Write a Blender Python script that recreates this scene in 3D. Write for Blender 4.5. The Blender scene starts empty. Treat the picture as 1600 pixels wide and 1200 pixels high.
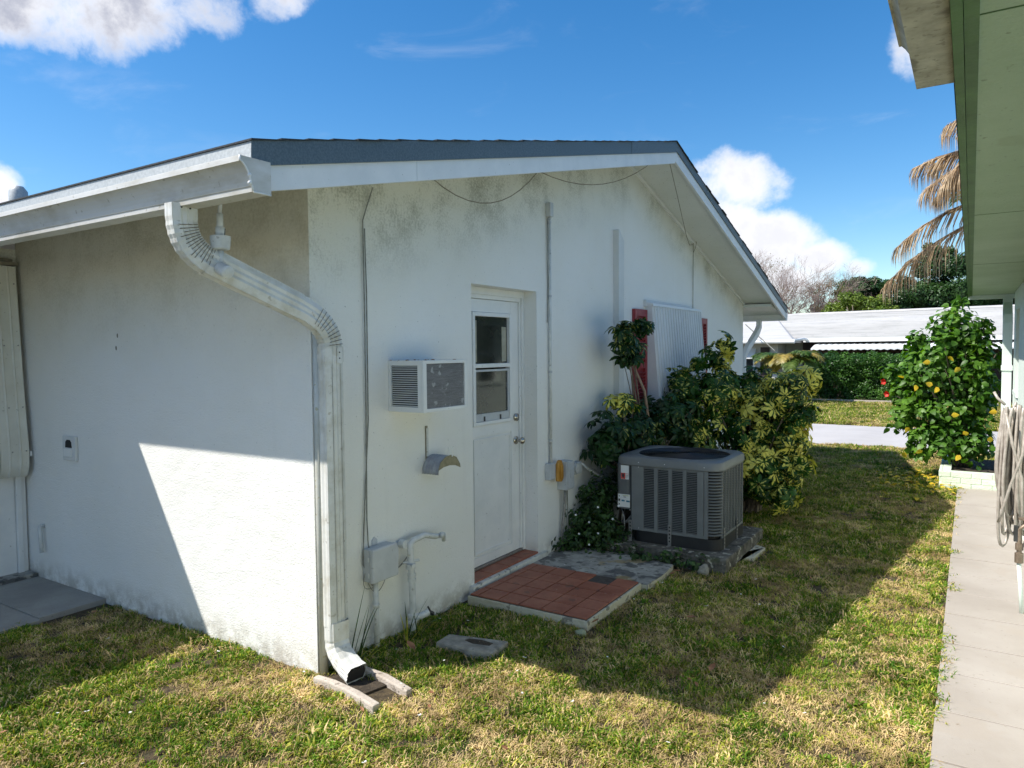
import bpy, bmesh, math, random
import numpy as np
from mathutils import Vector, Matrix, Euler
random.seed(7); rng = np.random.default_rng(11)
SC = bpy.context.scene
COL = SC.collection
PI = math.pi

# ------------------------------------------------------------------ camera
F_ = Vector((-0.53858021, 0.84129684, -0.04637861)); R_ = Vector((0.84239405, 0.53878701, -0.00899019)); U_ = Vector((-0.01742477, 0.04391101, 0.99888348))
cam = bpy.data.cameras.new('camera'); co = bpy.data.objects.new('camera', cam); COL.objects.link(co)
m = Matrix((( R_.x, U_.x, -F_.x, 2.837), (R_.y, U_.y, -F_.y, -2.532), (R_.z, U_.z, -F_.z, 1.68), (0, 0, 0, 1)))
co.matrix_world = m
cam.sensor_width = 36; cam.lens = 25.2; cam.clip_end = 3000; cam.clip_start = 0.05
SC.camera = co
# ------------------------------------------------------------------ sun, sky, exposure
LDIR = Vector((0.615, 0.59, -1.0)).normalized()          # the way sunlight travels
SUN_EL = math.asin(-LDIR.z); SUN_AZ = math.atan2(-LDIR.x, -LDIR.y)
sl = bpy.data.lights.new('sun', 'SUN'); sl.energy = 3.8; sl.angle = math.radians(0.55); sl.color = (1.0, 0.955, 0.88)
so = bpy.data.objects.new('sun', sl); COL.objects.link(so)
so.rotation_euler = LDIR.to_track_quat('-Z', 'Y').to_euler()
SC.view_settings.view_transform = 'Standard'; SC.view_settings.look = 'None'
SC.view_settings.exposure = 0.90; SC.view_settings.gamma = 1.0
W = bpy.data.worlds.new('World'); SC.world = W; W.use_nodes = True
SC.cycles.use_denoising = True
SC.cycles.max_bounces = 8; SC.cycles.diffuse_bounces = 5; SC.cycles.transparent_max_bounces = 12
SC.cycles.sample_clamp_indirect = 6

def build_world():
    nt = W.node_tree; N = nt.nodes; L = nt.links
    N.clear()
    def nd(t, **k):
        n = N.new(t)
        for a, b in k.items(): setattr(n, a, b)
        return n
    def mth(op, a, b=None, c=None, clamp=False):
        n = nd('ShaderNodeMath', operation=op, use_clamp=clamp)
        for i, v in enumerate((a, b, c)):
            if v is None: continue
            if isinstance(v, (int, float)): n.inputs[i].default_value = v
            else: L.new(v, n.inputs[i])
        return n.outputs[0]
    sky = nd('ShaderNodeTexSky', sky_type='NISHITA'); sky.sun_disc = False
    sky.sun_elevation = SUN_EL; sky.sun_rotation = SUN_AZ % (2*PI)
    sky.air_density = 1.0; sky.dust_density = 0.35; sky.ozone_density = 2.2; sky.altitude = 0
    tc = nd('ShaderNodeTexCoord'); d = tc.outputs['Generated']
    def dot(v):
        n = nd('ShaderNodeVectorMath', operation='DOT_PRODUCT'); L.new(d, n.inputs[0]); n.inputs[1].default_value = v
        return n.outputs['Value']
    F = Vector((-0.54, 0.842, 0)).normalized(); R = Vector((F.y, -F.x, 0)); Z = Vector((0, 0, 1))
    f = dot(F); fs = mth('MAXIMUM', f, 0.02)
    u = mth('DIVIDE', dot(R), fs); v = mth('DIVIDE', dot(Z), fs)
    front = mth('GREATER_THAN', f, 0.03)
    def noise(scale, detail, rough, dist=0.0, off=(0, 0, 0), st=(1, 1, 1)):
        mp = nd('ShaderNodeMapping'); L.new(d, mp.inputs['Vector']); mp.inputs['Location'].default_value = off; mp.inputs['Scale'].default_value = st
        n = nd('ShaderNodeTexNoise'); L.new(mp.outputs[0], n.inputs['Vector'])
        n.inputs['Scale'].default_value = scale; n.inputs['Detail'].default_value = detail; n.inputs['Roughness'].default_value = rough
        n.inputs['Distortion'].default_value = dist
        return n.outputs['Fac']
    n1 = noise(7.0, 9, 0.62, 0.2); n2 = noise(20.0, 7, 0.62, 0.15, (3, 1, 2)); nmix = mth('ADD', mth('MULTIPLY', n1, 0.65), mth('MULTIPLY', n2, 0.35))
    # blobs: (px, py, rx, ry, strength) in photo pixels, turned into directions
    def uv(px, py): return ((px-800)/1120.0, (600-py)/1120.0 - 0.047)
    blobs = [(70, 10, 140, 58, 1.15), (190, 20, 130, 78, 1.25), (300, 30, 90, 60, 0.9), (455, 5, 55, 34, 0.78), (120, -50, 380, 70, 1.0),
             (5, 290, 40, 36, 1.0), (1150, 290, 76, 48, 1.1), (1130, 350, 60, 60, 1.05), (1215, 375, 70, 42, 1.0), (1285, 405, 52, 28, 0.9), (1180, 440, 110, 30, 0.9),
             (1415, 90, 44, 52, 0.95), (1335, 420, 30, 16, 0.7)]
    dens = None
    for (px, py, rx, ry, s) in blobs:
        cu, cv = uv(px, py)
        a = mth('DIVIDE', mth('SUBTRACT', u, cu), rx/1120.0); b = mth('DIVIDE', mth('SUBTRACT', v, cv), ry/1120.0)
        r2 = mth('ADD', mth('MULTIPLY', a, a), mth('MULTIPLY', b, b))
        g = mth('MULTIPLY', mth('MAXIMUM', mth('SUBTRACT', 1.0, mth('MULTIPLY', r2, 0.42)), 0.0), s)
        dens = g if dens is None else mth('MAXIMUM', dens, g)
    edge = mth('ADD', dens, mth('MULTIPLY', mth('SUBTRACT', nmix, 0.52), 2.5))
    mr = nd('ShaderNodeMapRange', interpolation_type='SMOOTHSTEP'); L.new(edge, mr.inputs[0]); mr.inputs[1].default_value = 0.40; mr.inputs[2].default_value = 0.98
    mask = mth('MULTIPLY', mth('MULTIPLY', mr.outputs[0], front), mth('GREATER_THAN', dens, 0.001))
    soft = nd('ShaderNodeMapRange', interpolation_type='SMOOTHSTEP'); L.new(dens, soft.inputs[0]); soft.inputs[1].default_value = 0.0; soft.inputs[2].default_value = 0.3
    mask = mth('MULTIPLY', mask, soft.outputs[0])
    # thin wisps
    wn = noise(5.0, 8, 0.6, 0.6, (5, 2, 9), (1, 1, 3.2))
    wisp = nd('ShaderNodeMapRange', interpolation_type='SMOOTHSTEP'); L.new(wn, wisp.inputs[0]); wisp.inputs[1].default_value = 0.56; wisp.inputs[2].default_value = 0.90
    wv = mth('MULTIPLY', wisp.outputs[0], 0.20)
    # scattered unseen cumulus added round the sky to brighten the shade
    on = noise(2.6, 8, 0.6, 0.1, (1.3, 4.1, 0.7)); om = nd('ShaderNodeMapRange', interpolation_type='SMOOTHSTEP'); L.new(on, om.inputs[0]); om.inputs[1].default_value = 0.54; om.inputs[2].default_value = 0.63
    back = mth('LESS_THAN', f, 0.25)
    om2 = mth('MULTIPLY', om.outputs[0], back)
    allm = mth('MAXIMUM', mth('MAXIMUM', mask, wv), om2)
    # cloud colour: lit white with blue-grey cores
    core = nd('ShaderNodeMapRange', interpolation_type='SMOOTHSTEP'); L.new(mth('ADD', edge, mth('MULTIPLY', n2, 0.8)), core.inputs[0]); core.inputs[1].default_value = 0.85; core.inputs[2].default_value = 1.7
    high = nd('ShaderNodeMapRange', interpolation_type='SMOOTHSTEP'); L.new(v, high.inputs[0]); high.inputs[1].default_value = 0.2; high.inputs[2].default_value = 0.45
    cc = nd('ShaderNodeMix', data_type='RGBA')
    L.new(mth('MULTIPLY', core.outputs[0], mth('ADD', 0.38, mth('MULTIPLY', high.outputs[0], 0.62))), cc.inputs[0])
    cc.inputs[6].default_value = (4.3, 4.3, 4.4, 1); cc.inputs[7].default_value = (1.75, 1.85, 2.25, 1)
    hs = nd('ShaderNodeHueSaturation'); L.new(sky.outputs[0], hs.inputs['Color']); hs.inputs['Saturation'].default_value = 1.38; hs.inputs['Value'].default_value = 0.63
    mx = nd('ShaderNodeMix', data_type='RGBA'); L.new(allm, mx.inputs[0]); L.new(hs.outputs[0], mx.inputs[6]); L.new(cc.outputs[2], mx.inputs[7])
    bg = nd('ShaderNodeBackground'); L.new(mx.outputs[2], bg.inputs['Color']); bg.inputs['Strength'].default_value = 0.15
    out = nd('ShaderNodeOutputWorld'); L.new(bg.outputs[0], out.inputs['Surface'])
build_world()

# ------------------------------------------------------------------ materials
def nodes_of(name):
    mt = bpy.data.materials.new(name); mt.use_nodes = True
    nt = mt.node_tree; b = nt.nodes['Principled BSDF']
    return mt, nt, b
def pm(name, c1, c2=None, scale=4.0, rough=0.7, bump=0.0, bscale=80.0, detail=5, metallic=0.0, spec=0.5, specks=None, bdist=0.01, contrast=(0.35, 0.65), stretch=(1, 1, 1), trans=0.0, bump2=None):
    mt, nt, b = nodes_of(name); N = nt.nodes; L = nt.links
    b.inputs['Roughness'].default_value = rough; b.inputs['Metallic'].default_value = metallic
    b.inputs['Specular IOR Level'].default_value = spec
    geo = N.new('ShaderNodeNewGeometry'); mp = N.new('ShaderNodeMapping'); L.new(geo.outputs['Position'], mp.inputs['Vector']); mp.inputs['Scale'].default_value = stretch
    col = None
    if c2 is not None:
        n = N.new('ShaderNodeTexNoise'); n.inputs['Scale'].default_value = scale; n.inputs['Detail'].default_value = detail; n.inputs['Roughness'].default_value = 0.62
        L.new(mp.outputs[0], n.inputs['Vector'])
        r = N.new('ShaderNodeValToRGB'); L.new(n.outputs['Fac'], r.inputs[0])
        r.color_ramp.elements[0].position = contrast[0]; r.color_ramp.elements[1].position = contrast[1]
        r.color_ramp.elements[0].color = (*c1, 1); r.color_ramp.elements[1].color = (*c2, 1)
        col = r.outputs[0]
        if specks:
            for (sc_, thr, cs, amt) in specks:
                n2 = N.new('ShaderNodeTexNoise'); n2.inputs['Scale'].default_value = sc_; n2.inputs['Detail'].default_value = 3; L.new(geo.outputs['Position'], n2.inputs['Vector'])
                mr = N.new('ShaderNodeMapRange'); L.new(n2.outputs['Fac'], mr.inputs[0]); mr.inputs[1].default_value = thr; mr.inputs[2].default_value = thr+0.04; mr.inputs[4].default_value = amt
                mx = N.new('ShaderNodeMix'); mx.data_type = 'RGBA'; L.new(mr.outputs[0], mx.inputs[0]); L.new(col, mx.inputs[6]); mx.inputs[7].default_value = (*cs, 1)
                col = mx.outputs[2]
        L.new(col, b.inputs['Base Color'])
    else:
        b.inputs['Base Color'].default_value = (*c1, 1)
    if bump > 0:
        n3 = N.new('ShaderNodeTexNoise'); n3.inputs['Scale'].default_value = bscale; n3.inputs['Detail'].default_value = 5; n3.inputs['Roughness'].default_value = 0.6
        L.new(geo.outputs['Position'], n3.inputs['Vector'])
        bp = N.new('ShaderNodeBump'); bp.inputs['Strength'].default_value = bump; bp.inputs['Distance'].default_value = bdist
        L.new(n3.outputs['Fac'], bp.inputs['Height']); L.new(bp.outputs[0], b.inputs['Normal'])
        if bump2:
            n4 = N.new('ShaderNodeTexNoise'); n4.inputs['Scale'].default_value = bump2[1]; n4.inputs['Detail'].default_value = 2
            L.new(geo.outputs['Position'], n4.inputs['Vector'])
            b2 = N.new('ShaderNodeBump'); b2.inputs['Strength'].default_value = bump2[0]; b2.inputs['Distance'].default_value = bump2[2]
            L.new(n4.outputs['Fac'], b2.inputs['Height']); L.new(b2.outputs[0], bp.inputs['Normal'])
    return mt

def stucco(name, base, warm, mildew=True, zref=None):
    """painted stucco: fine grain, faint patches, dark specks, mildew under the roof line, lawn glow painted tan high on the side wall, splash dirt near the ground"""
    mt, nt, b = nodes_of(name); N = nt.nodes; L = nt.links
    geo = N.new('ShaderNodeNewGeometry'); P = geo.outputs['Position']
    sx = N.new('ShaderNodeSeparateXYZ'); L.new(P, sx.inputs[0])
    def noise(s, d=4, r=0.6, vec=None):
        n = N.new('ShaderNodeTexNoise'); n.inputs['Scale'].default_value = s; n.inputs['Detail'].default_value = d; n.inputs['Roughness'].default_value = r
        L.new(vec or P, n.inputs['Vector']); return n.outputs['Fac']
    def mth(op, a, b_=None, clamp=False):
        n = N.new('ShaderNodeMath'); n.operation = op; n.use_clamp = clamp
        for i, v in enumerate((a, b_)):
            if v is None: continue
            if isinstance(v, (int, float)): n.inputs[i].default_value = v
            else: L.new(v, n.inputs[i])
        return n.outputs[0]
    def mr(x, a, b_, lo=0.0, hi=1.0):
        n = N.new('ShaderNodeMapRange'); n.interpolation_type = 'SMOOTHSTEP'; L.new(x, n.inputs[0]); n.inputs[1].default_value = a; n.inputs[2].default_value = b_; n.inputs[3].default_value = lo; n.inputs[4].default_value = hi
        return n.outputs[0]
    def mix(f, a, c):
        n = N.new('ShaderNodeMix'); n.data_type = 'RGBA'; L.new(f, n.inputs[0])
        if isinstance(a, tuple): n.inputs[6].default_value = (*a, 1)
        else: L.new(a, n.inputs[6])
        n.inputs[7].default_value = (*c, 1); return n.outputs[2]
    col = mix(mr(noise(1.3), 0.35, 0.7), base, warm)
    col = mix(mr(noise(60, 2), 0.70, 0.74, 0, 0.5), col, (0.16, 0.16, 0.14))
    # rain streaks
    st = N.new('ShaderNodeMapping'); st.inputs['Scale'].default_value = (9, 9, 0.5); L.new(P, st.inputs['Vector'])
    col = mix(mr(noise(1.0, 4, 0.6, st.outputs[0]), 0.58, 0.85, 0, 0.2), col, tuple(c*0.78 for c in base))
    onside = mth('LESS_THAN', sx.outputs['Y'], 0.003); ongable = mth('SUBTRACT', 1.0, onside)
    if mildew:
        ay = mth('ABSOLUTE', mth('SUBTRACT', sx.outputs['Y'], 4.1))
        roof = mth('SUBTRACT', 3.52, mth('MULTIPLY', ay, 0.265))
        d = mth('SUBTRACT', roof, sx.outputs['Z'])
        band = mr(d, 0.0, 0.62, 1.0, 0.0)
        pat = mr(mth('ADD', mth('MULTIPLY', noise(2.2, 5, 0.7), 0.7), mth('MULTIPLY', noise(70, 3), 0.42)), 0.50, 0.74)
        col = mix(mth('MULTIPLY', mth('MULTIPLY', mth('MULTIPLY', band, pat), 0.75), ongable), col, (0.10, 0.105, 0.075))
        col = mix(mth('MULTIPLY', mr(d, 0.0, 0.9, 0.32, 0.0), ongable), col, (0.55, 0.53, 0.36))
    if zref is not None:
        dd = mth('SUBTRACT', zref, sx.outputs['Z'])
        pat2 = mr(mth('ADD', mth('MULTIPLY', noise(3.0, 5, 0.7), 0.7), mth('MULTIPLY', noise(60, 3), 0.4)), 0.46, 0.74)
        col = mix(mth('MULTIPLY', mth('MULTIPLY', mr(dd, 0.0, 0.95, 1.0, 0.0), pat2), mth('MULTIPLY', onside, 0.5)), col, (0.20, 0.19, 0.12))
        col = mix(mth('MULTIPLY', mr(dd, 0.0, 1.1, 0.42, 0.0), onside), col, (0.50, 0.45, 0.30))  # bounced lawn light painted as tan towards the eave
    low = mth('MULTIPLY', mr(sx.outputs['Z'], 0.0, 0.22, 1.0, 0.0), mr(noise(9, 6, 0.7), 0.35, 0.62))
    col = mix(mth('MULTIPLY', low, 0.62), col, (0.24, 0.20, 0.13))
    L.new(col, b.inputs['Base Color']); b.inputs['Roughness'].default_value = 0.62; b.inputs['Specular IOR Level'].default_value = 0.3
    bp = N.new('ShaderNodeBump'); bp.inputs['Strength'].default_value = 0.6; bp.inputs['Distance'].default_value = 0.007; L.new(noise(95, 4, 0.55), bp.inputs['Height'])
    bp2 = N.new('ShaderNodeBump'); bp2.inputs['Strength'].default_value = 0.35; bp2.inputs['Distance'].default_value = 0.02
    tm = N.new('ShaderNodeMapping'); tm.inputs['Scale'].default_value = (4, 2.2, 9); tm.inputs['Rotation'].default_value = (0.35, 0.4, 0); L.new(P, tm.inputs['Vector'])
    L.new(mth('ADD', noise(5, 3, 0.5), mth('MULTIPLY', noise(1.6, 5, 0.6, tm.outputs[0]), 0.55)), bp2.inputs['Height'])
    L.new(bp2.outputs[0], bp.inputs['Normal']); L.new(bp.outputs[0], b.inputs['Normal'])
    return mt

def leafmat(name, c1, c2, scale=3.0, rough=0.38, trans=0.3, tcol=None, varieg=None, rnd=0.25, spec=0.4):
    mt, nt, b = nodes_of(name); N = nt.nodes; L = nt.links
    geo = N.new('ShaderNodeNewGeometry')
    n = N.new('ShaderNodeTexNoise'); n.inputs['Scale'].default_value = scale; n.inputs['Detail'].default_value = 4; L.new(geo.outputs['Position'], n.inputs['Vector'])
    r = N.new('ShaderNodeValToRGB'); r.color_ramp.elements[0].position = 0.36; r.color_ramp.elements[1].position = 0.64
    r.color_ramp.elements[0].color = (*c1, 1); r.color_ramp.elements[1].color = (*c2, 1); L.new(n.outputs['Fac'], r.inputs[0])
    col = r.outputs[0]
    if varieg:
        uvn = N.new('ShaderNodeUVMap'); uvn.uv_map = 'UVMap'; sp = N.new('ShaderNodeSeparateXYZ'); L.new(uvn.outputs[0], sp.inputs[0])
        ab = N.new('ShaderNodeMath'); ab.operation = 'ABSOLUTE'; s5 = N.new('ShaderNodeMath'); s5.operation = 'SUBTRACT'; L.new(sp.outputs['X'], s5.inputs[0]); s5.inputs[1].default_value = 0.5; L.new(s5.outputs[0], ab.inputs[0])
        nn = N.new('ShaderNodeTexNoise'); nn.inputs['Scale'].default_value = 26; nn.inputs['Detail'].default_value = 2; L.new(geo.outputs['Position'], nn.inputs['Vector'])
        nb = N.new('ShaderNodeTexNoise'); nb.inputs['Scale'].default_value = 3.2; nb.inputs['Detail'].default_value = 2; L.new(geo.outputs['Position'], nb.inputs['Vector'])
        # width of yellow centre varies from leaf to leaf
        a1 = N.new('ShaderNodeMath'); a1.operation = 'MULTIPLY_ADD'; L.new(nn.outputs['Fac'], a1.inputs[0]); a1.inputs[1].default_value = 1.6; a1.inputs[2].default_value = -0.8
        a2 = N.new('ShaderNodeMath'); a2.operation = 'MULTIPLY_ADD'; L.new(nb.outputs['Fac'], a2.inputs[0]); a2.inputs[1].default_value = 1.9; a2.inputs[2].default_value = varieg[1]
        a3 = N.new('ShaderNodeMath'); a3.operation = 'ADD'; L.new(a1.outputs[0], a3.inputs[0]); L.new(a2.outputs[0], a3.inputs[1])
        a4 = N.new('ShaderNodeMath'); a4.operation = 'SUBTRACT'; L.new(a3.outputs[0], a4.inputs[0]); L.new(ab.outputs[0], a4.inputs[1])
        mr = N.new('ShaderNodeMapRange'); L.new(a4.outputs[0], mr.inputs[0]); mr.inputs[1].default_value = 0.0; mr.inputs[2].default_value = 0.07
        mx = N.new('ShaderNodeMix'); mx.data_type = 'RGBA'; L.new(mr.outputs[0], mx.inputs[0]); L.new(col, mx.inputs[6]); mx.inputs[7].default_value = (*varieg[0], 1)
        col = mx.outputs[2]
    hv = N.new('ShaderNodeHueSaturation'); L.new(col, hv.inputs['Color'])
    wn = N.new('ShaderNodeTexWhiteNoise'); vm = N.new('ShaderNodeVectorMath'); vm.operation = 'SNAP'; L.new(geo.outputs['Position'], vm.inputs[0]); vm.inputs[1].default_value = (0.06, 0.06, 0.06)
    L.new(vm.outputs[0], wn.inputs['Vector'])
    mrv = N.new('ShaderNodeMapRange'); L.new(wn.outputs['Value'], mrv.inputs[0]); mrv.inputs[3].default_value = 1-rnd; mrv.inputs[4].default_value = 1+rnd
    L.new(mrv.outputs[0], hv.inputs['Value']); col = hv.outputs[0]
    L.new(col, b.inputs['Base Color']); b.inputs['Roughness'].default_value = rough; b.inputs['Specular IOR Level'].default_value = spec
    if trans > 0:
        tr = N.new('ShaderNodeBsdfTranslucent'); hs = N.new('ShaderNodeHueSaturation'); hs.inputs['Saturation'].default_value = 1.15; hs.inputs['Value'].default_value = 1.5; L.new(col, hs.inputs['Color']); L.new(hs.outputs[0], tr.inputs['Color'])
        ms = N.new('ShaderNodeMixShader'); ms.inputs[0].default_value = trans; L.new(b.outputs[0], ms.inputs[1]); L.new(tr.outputs[0], ms.inputs[2])
        L.new(ms.outputs[0], N['Material Output'].inputs['Surface'])
    return mt

M = {}
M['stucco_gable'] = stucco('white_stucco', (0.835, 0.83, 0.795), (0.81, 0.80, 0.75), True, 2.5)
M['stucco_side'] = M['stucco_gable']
M['chase'] = pm('grey_white', (0.62, 0.63, 0.62), (0.68, 0.69, 0.68), 3, 0.6, 0.3, 90, bdist=0.004)
M['white_paint'] = pm('white_trim_paint', (0.72, 0.73, 0.72), (0.80, 0.80, 0.78), 5, 0.45, 0.15, 60, specks=[(45, 0.70, (0.3, 0.29, 0.25), 0.6)], bdist=0.003)
M['soffit'] = pm('soffit_paint', (0.70, 0.71, 0.66), (0.76, 0.77, 0.73), 2.0, 0.6, 0.2, 40, specks=[(60, 0.67, (0.22, 0.21, 0.17), 0.6)], bdist=0.004)
M['gutter'] = pm('gutter_aluminium', (0.44, 0.41, 0.34), (0.64, 0.63, 0.60), 3.2, 0.38, 0.1, 30, stretch=(1, 1, 2.5), specks=[(30, 0.66, (0.28, 0.25, 0.18), 0.5)], contrast=(0.25, 0.55))
M['downspout'] = pm('downspout_enamel', (0.54, 0.52, 0.45), (0.70, 0.70, 0.665), 9, 0.34, 0.1, 30, specks=[(26, 0.66, (0.30, 0.27, 0.20), 0.5), (5, 0.62, (0.42, 0.38, 0.27), 0.35)], contrast=(0.3, 0.55))
M['ds_dark'] = pm('groove_shade_and_fittings', (0.16, 0.145, 0.11), (0.30, 0.27, 0.2), 20, 0.7)
M['drip_blue'] = pm('blue_grey_edge_metal', (0.075, 0.105, 0.125), (0.115, 0.15, 0.175), 120, 0.5, 0.3, 200, specks=[(1.1, 0.66, (0.20, 0.25, 0.27), 0.3)], bdist=0.002, contrast=(0.4, 0.6))
M['drip_pale'] = pm('pale_edge_metal', (0.38, 0.40, 0.40), (0.50, 0.52, 0.52), 60, 0.45, 0.2, 200, bdist=0.002)
M['shingle'] = pm('asphalt_shingle', (0.025, 0.028, 0.032), (0.06, 0.065, 0.07), 90, 0.9, 0.6, 300)
M['red'] = pm('red_shutter_paint', (0.24, 0.022, 0.028), (0.34, 0.045, 0.05), 8, 0.5, 0.1, 40)
M['glass'] = pm('dark_window_glass', (0.016, 0.019, 0.017), (0.035, 0.038, 0.03), 5, 0.06, spec=0.45)
M['curtain'] = pm('curtain_cloth', (0.28, 0.27, 0.2), (0.40, 0.38, 0.30), 10, 0.8)
M['terracotta'] = pm('terracotta_tile', (0.25, 0.072, 0.038), (0.36, 0.13, 0.075), 7, 0.55, 0.25, 60, specks=[(40, 0.68, (0.42, 0.33, 0.28), 0.5), (9, 0.66, (0.10, 0.05, 0.04), 0.6)], bdist=0.004)
M['grout'] = pm('dark_grout', (0.05, 0.04, 0.035), (0.09, 0.075, 0.06), 30, 0.9)
M['slab_grey'] = pm('plain_grey_concrete', (0.27, 0.26, 0.24), (0.36, 0.35, 0.32), 3, 0.85, 0.4, 90, specks=[(70, 0.66, (0.15, 0.14, 0.13), 0.5)], bdist=0.004)
M['concrete'] = pm('weathered_concrete', (0.24, 0.235, 0.21), (0.44, 0.425, 0.38), 11, 0.85, 0.8, 60, specks=[(7, 0.53, (0.07, 0.07, 0.07), 0.8), (19, 0.60, (0.06, 0.06, 0.055), 0.7), (5, 0.60, (0.36, 0.26, 0.09), 0.55)], bdist=0.008)
M['concrete_edge'] = pm('limewashed_concrete_edge', (0.46, 0.42, 0.30), (0.56, 0.53, 0.43), 14, 0.85, 0.7, 60, specks=[(14, 0.58, (0.12, 0.11, 0.09), 0.75)], bdist=0.01)
M['pad'] = pm('blackened_concrete', (0.05, 0.046, 0.038), (0.19, 0.175, 0.145), 12, 0.9, 0.9, 45, specks=[(16, 0.60, (0.50, 0.48, 0.40), 0.8), (5, 0.62, (0.07, 0.09, 0.04), 0.6)], bdist=0.02)
M['stone'] = pm('grey_stone', (0.21, 0.195, 0.16), (0.35, 0.325, 0.27), 18, 0.85, 0.8, 60, specks=[(20, 0.62, (0.09, 0.085, 0.07), 0.6)], bdist=0.01)
M['splash'] = pm('pinkish_concrete', (0.40, 0.34, 0.28), (0.52, 0.46, 0.40), 14, 0.85, 0.6, 80, specks=[(22, 0.62, (0.16, 0.13, 0.10), 0.7)], bdist=0.01)
M['path'] = pm('smooth_concrete_path', (0.325, 0.285, 0.25), (0.39, 0.35, 0.315), 1.6, 0.75, 0.4, 110, specks=[(38, 0.66, (0.24, 0.21, 0.17), 0.45), (3.0, 0.60, (0.35, 0.30, 0.255), 0.5)], bdist=0.004)
M['path_joint'] = pm('joint_mortar', (0.40, 0.36, 0.31), (0.16, 0.135, 0.11), 8, 0.9)
M['asphalt'] = pm('pale_road_surface', (0.40, 0.385, 0.38), (0.46, 0.445, 0.44), 1.2, 0.85, 0.4, 90, bdist=0.004)
M['thatch'] = pm('lawn_soil_and_thatch', (0.035, 0.024, 0.013), (0.11, 0.08, 0.04), 28, 0.95, 0.8, 90, specks=[(6, 0.58, (0.05, 0.06, 0.02), 0.35)], bdist=0.02)
M['soil'] = pm('dark_soil', (0.03, 0.022, 0.014), (0.075, 0.055, 0.035), 30, 0.95, 0.8, 60, bdist=0.02)
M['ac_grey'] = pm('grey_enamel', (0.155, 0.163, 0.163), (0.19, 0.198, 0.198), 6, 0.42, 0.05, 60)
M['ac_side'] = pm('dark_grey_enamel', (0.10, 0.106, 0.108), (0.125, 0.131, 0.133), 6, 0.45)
M['ac_black'] = pm('black_plastic', (0.010, 0.010, 0.011), (0.02, 0.02, 0.021), 8, 0.55)
M['coil'] = pm('dark_coil', (0.008, 0.007, 0.007), (0.02, 0.017, 0.015), 40, 0.6, 0.6, 160)
M['steel'] = pm('galvanised_steel', (0.22, 0.21, 0.2), (0.36, 0.35, 0.33), 30, 0.45, metallic=0.4)
M['fin'] = pm('battered_aluminium_fins', (0.20, 0.20, 0.21), (0.32, 0.32, 0.34), 14, 0.5, 0.2, 60, stretch=(1, 1, 14), specks=[(21, 0.60, (0.62, 0.63, 0.65), 0.9)], metallic=0.2)
M['vent_dark'] = pm('dark_vent_gap', (0.012, 0.012, 0.014))
M['chrome'] = pm('worn_nickel', (0.45, 0.41, 0.34), (0.6, 0.56, 0.5), 20, 0.22, metallic=0.9)
M['box_grey'] = pm('grey_box_plastic', (0.46, 0.48, 0.49), (0.54, 0.56, 0.57), 9, 0.5, specks=[(50, 0.68, (0.25, 0.25, 0.24), 0.5)])
M['pipe_white'] = pm('painted_pipe', (0.55, 0.56, 0.54), (0.70, 0.71, 0.69), 14, 0.5, 0.3, 60, specks=[(40, 0.66, (0.25, 0.24, 0.2), 0.6)], bdist=0.004)
M['wire'] = pm('grey_wire', (0.16, 0.16, 0.14), (0.28, 0.28, 0.25), 30, 0.6)
M['amber'] = pm('amber_plastic', (0.42, 0.19, 0.025), (0.55, 0.28, 0.05), 14, 0.4)
M['holder_blue'] = pm('blue_grey_metal', (0.27, 0.28, 0.31), (0.40, 0.41, 0.43), 20, 0.5, 0.2, 60)
M['holder_tan'] = pm('rusty_tan_metal', (0.22, 0.19, 0.11), (0.32, 0.28, 0.17), 30, 0.7, 0.3, 60)
M['sticker'] = pm('white_sticker', (0.72, 0.72, 0.70), (0.76, 0.76, 0.74), 20, 0.5)
M['sticker_red'] = pm('red_print', (0.50, 0.05, 0.04), (0.6, 0.08, 0.06), 20, 0.5)
M['print_dark'] = pm('dark_print', (0.02, 0.02, 0.02), (0.04, 0.04, 0.04), 20, 0.5)
M['print_blue'] = pm('blue_print', (0.02, 0.14, 0.22), (0.03, 0.18, 0.26), 20, 0.5)
M['print_green'] = pm('yellow_green_print', (0.42, 0.48, 0.16), (0.46, 0.5, 0.2), 20, 0.5)
M['mint'] = pm('mint_stucco', (0.70, 0.79, 0.72), (0.74, 0.82, 0.76), 2.5, 0.7, 0.35, 90, bdist=0.005)
M['green_soffit'] = pm('sage_soffit_paint', (0.36, 0.47, 0.30), (0.44, 0.55, 0.385), 1.6, 0.7, 0.6, 60, bdist=0.01, specks=[(45, 0.68, (0.20, 0.24, 0.15), 0.6), (3.5, 0.66, (0.33, 0.40, 0.24), 0.4)])
M['green_fascia'] = pm('green_fascia_paint', (0.035, 0.10, 0.02), (0.07, 0.17, 0.04), 6, 0.5, 0.2, 40)
M['gutter_stained'] = pm('mould_stained_gutter', (0.25, 0.23, 0.17), (0.50, 0.48, 0.38), 11, 0.55, 0.2, 30, specks=[(7, 0.58, (0.10, 0.09, 0.065), 0.7), (60, 0.6, (0.16, 0.15, 0.11), 0.5)])
M['hose'] = pm('beige_hose_rubber', (0.30, 0.26, 0.22), (0.47, 0.425, 0.375), 22, 0.3, spec=0.6)
M['brass'] = pm('tarnished_brass', (0.20, 0.15, 0.11), (0.32, 0.25, 0.19), 30, 0.5, metallic=0.6)
M['blue'] = pm('blue_plastic', (0.01, 0.04, 0.22), (0.015, 0.06, 0.28), 20, 0.4)
M['brick_mint'] = pm('mint_painted_brick', (0.62, 0.72, 0.56), (0.70, 0.78, 0.64), 14, 0.75, 0.7, 50, bdist=0.012)
M['mortar_mint'] = pm('mint_painted_mortar', (0.55, 0.63, 0.50), (0.62, 0.70, 0.57), 14, 0.85)
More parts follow.
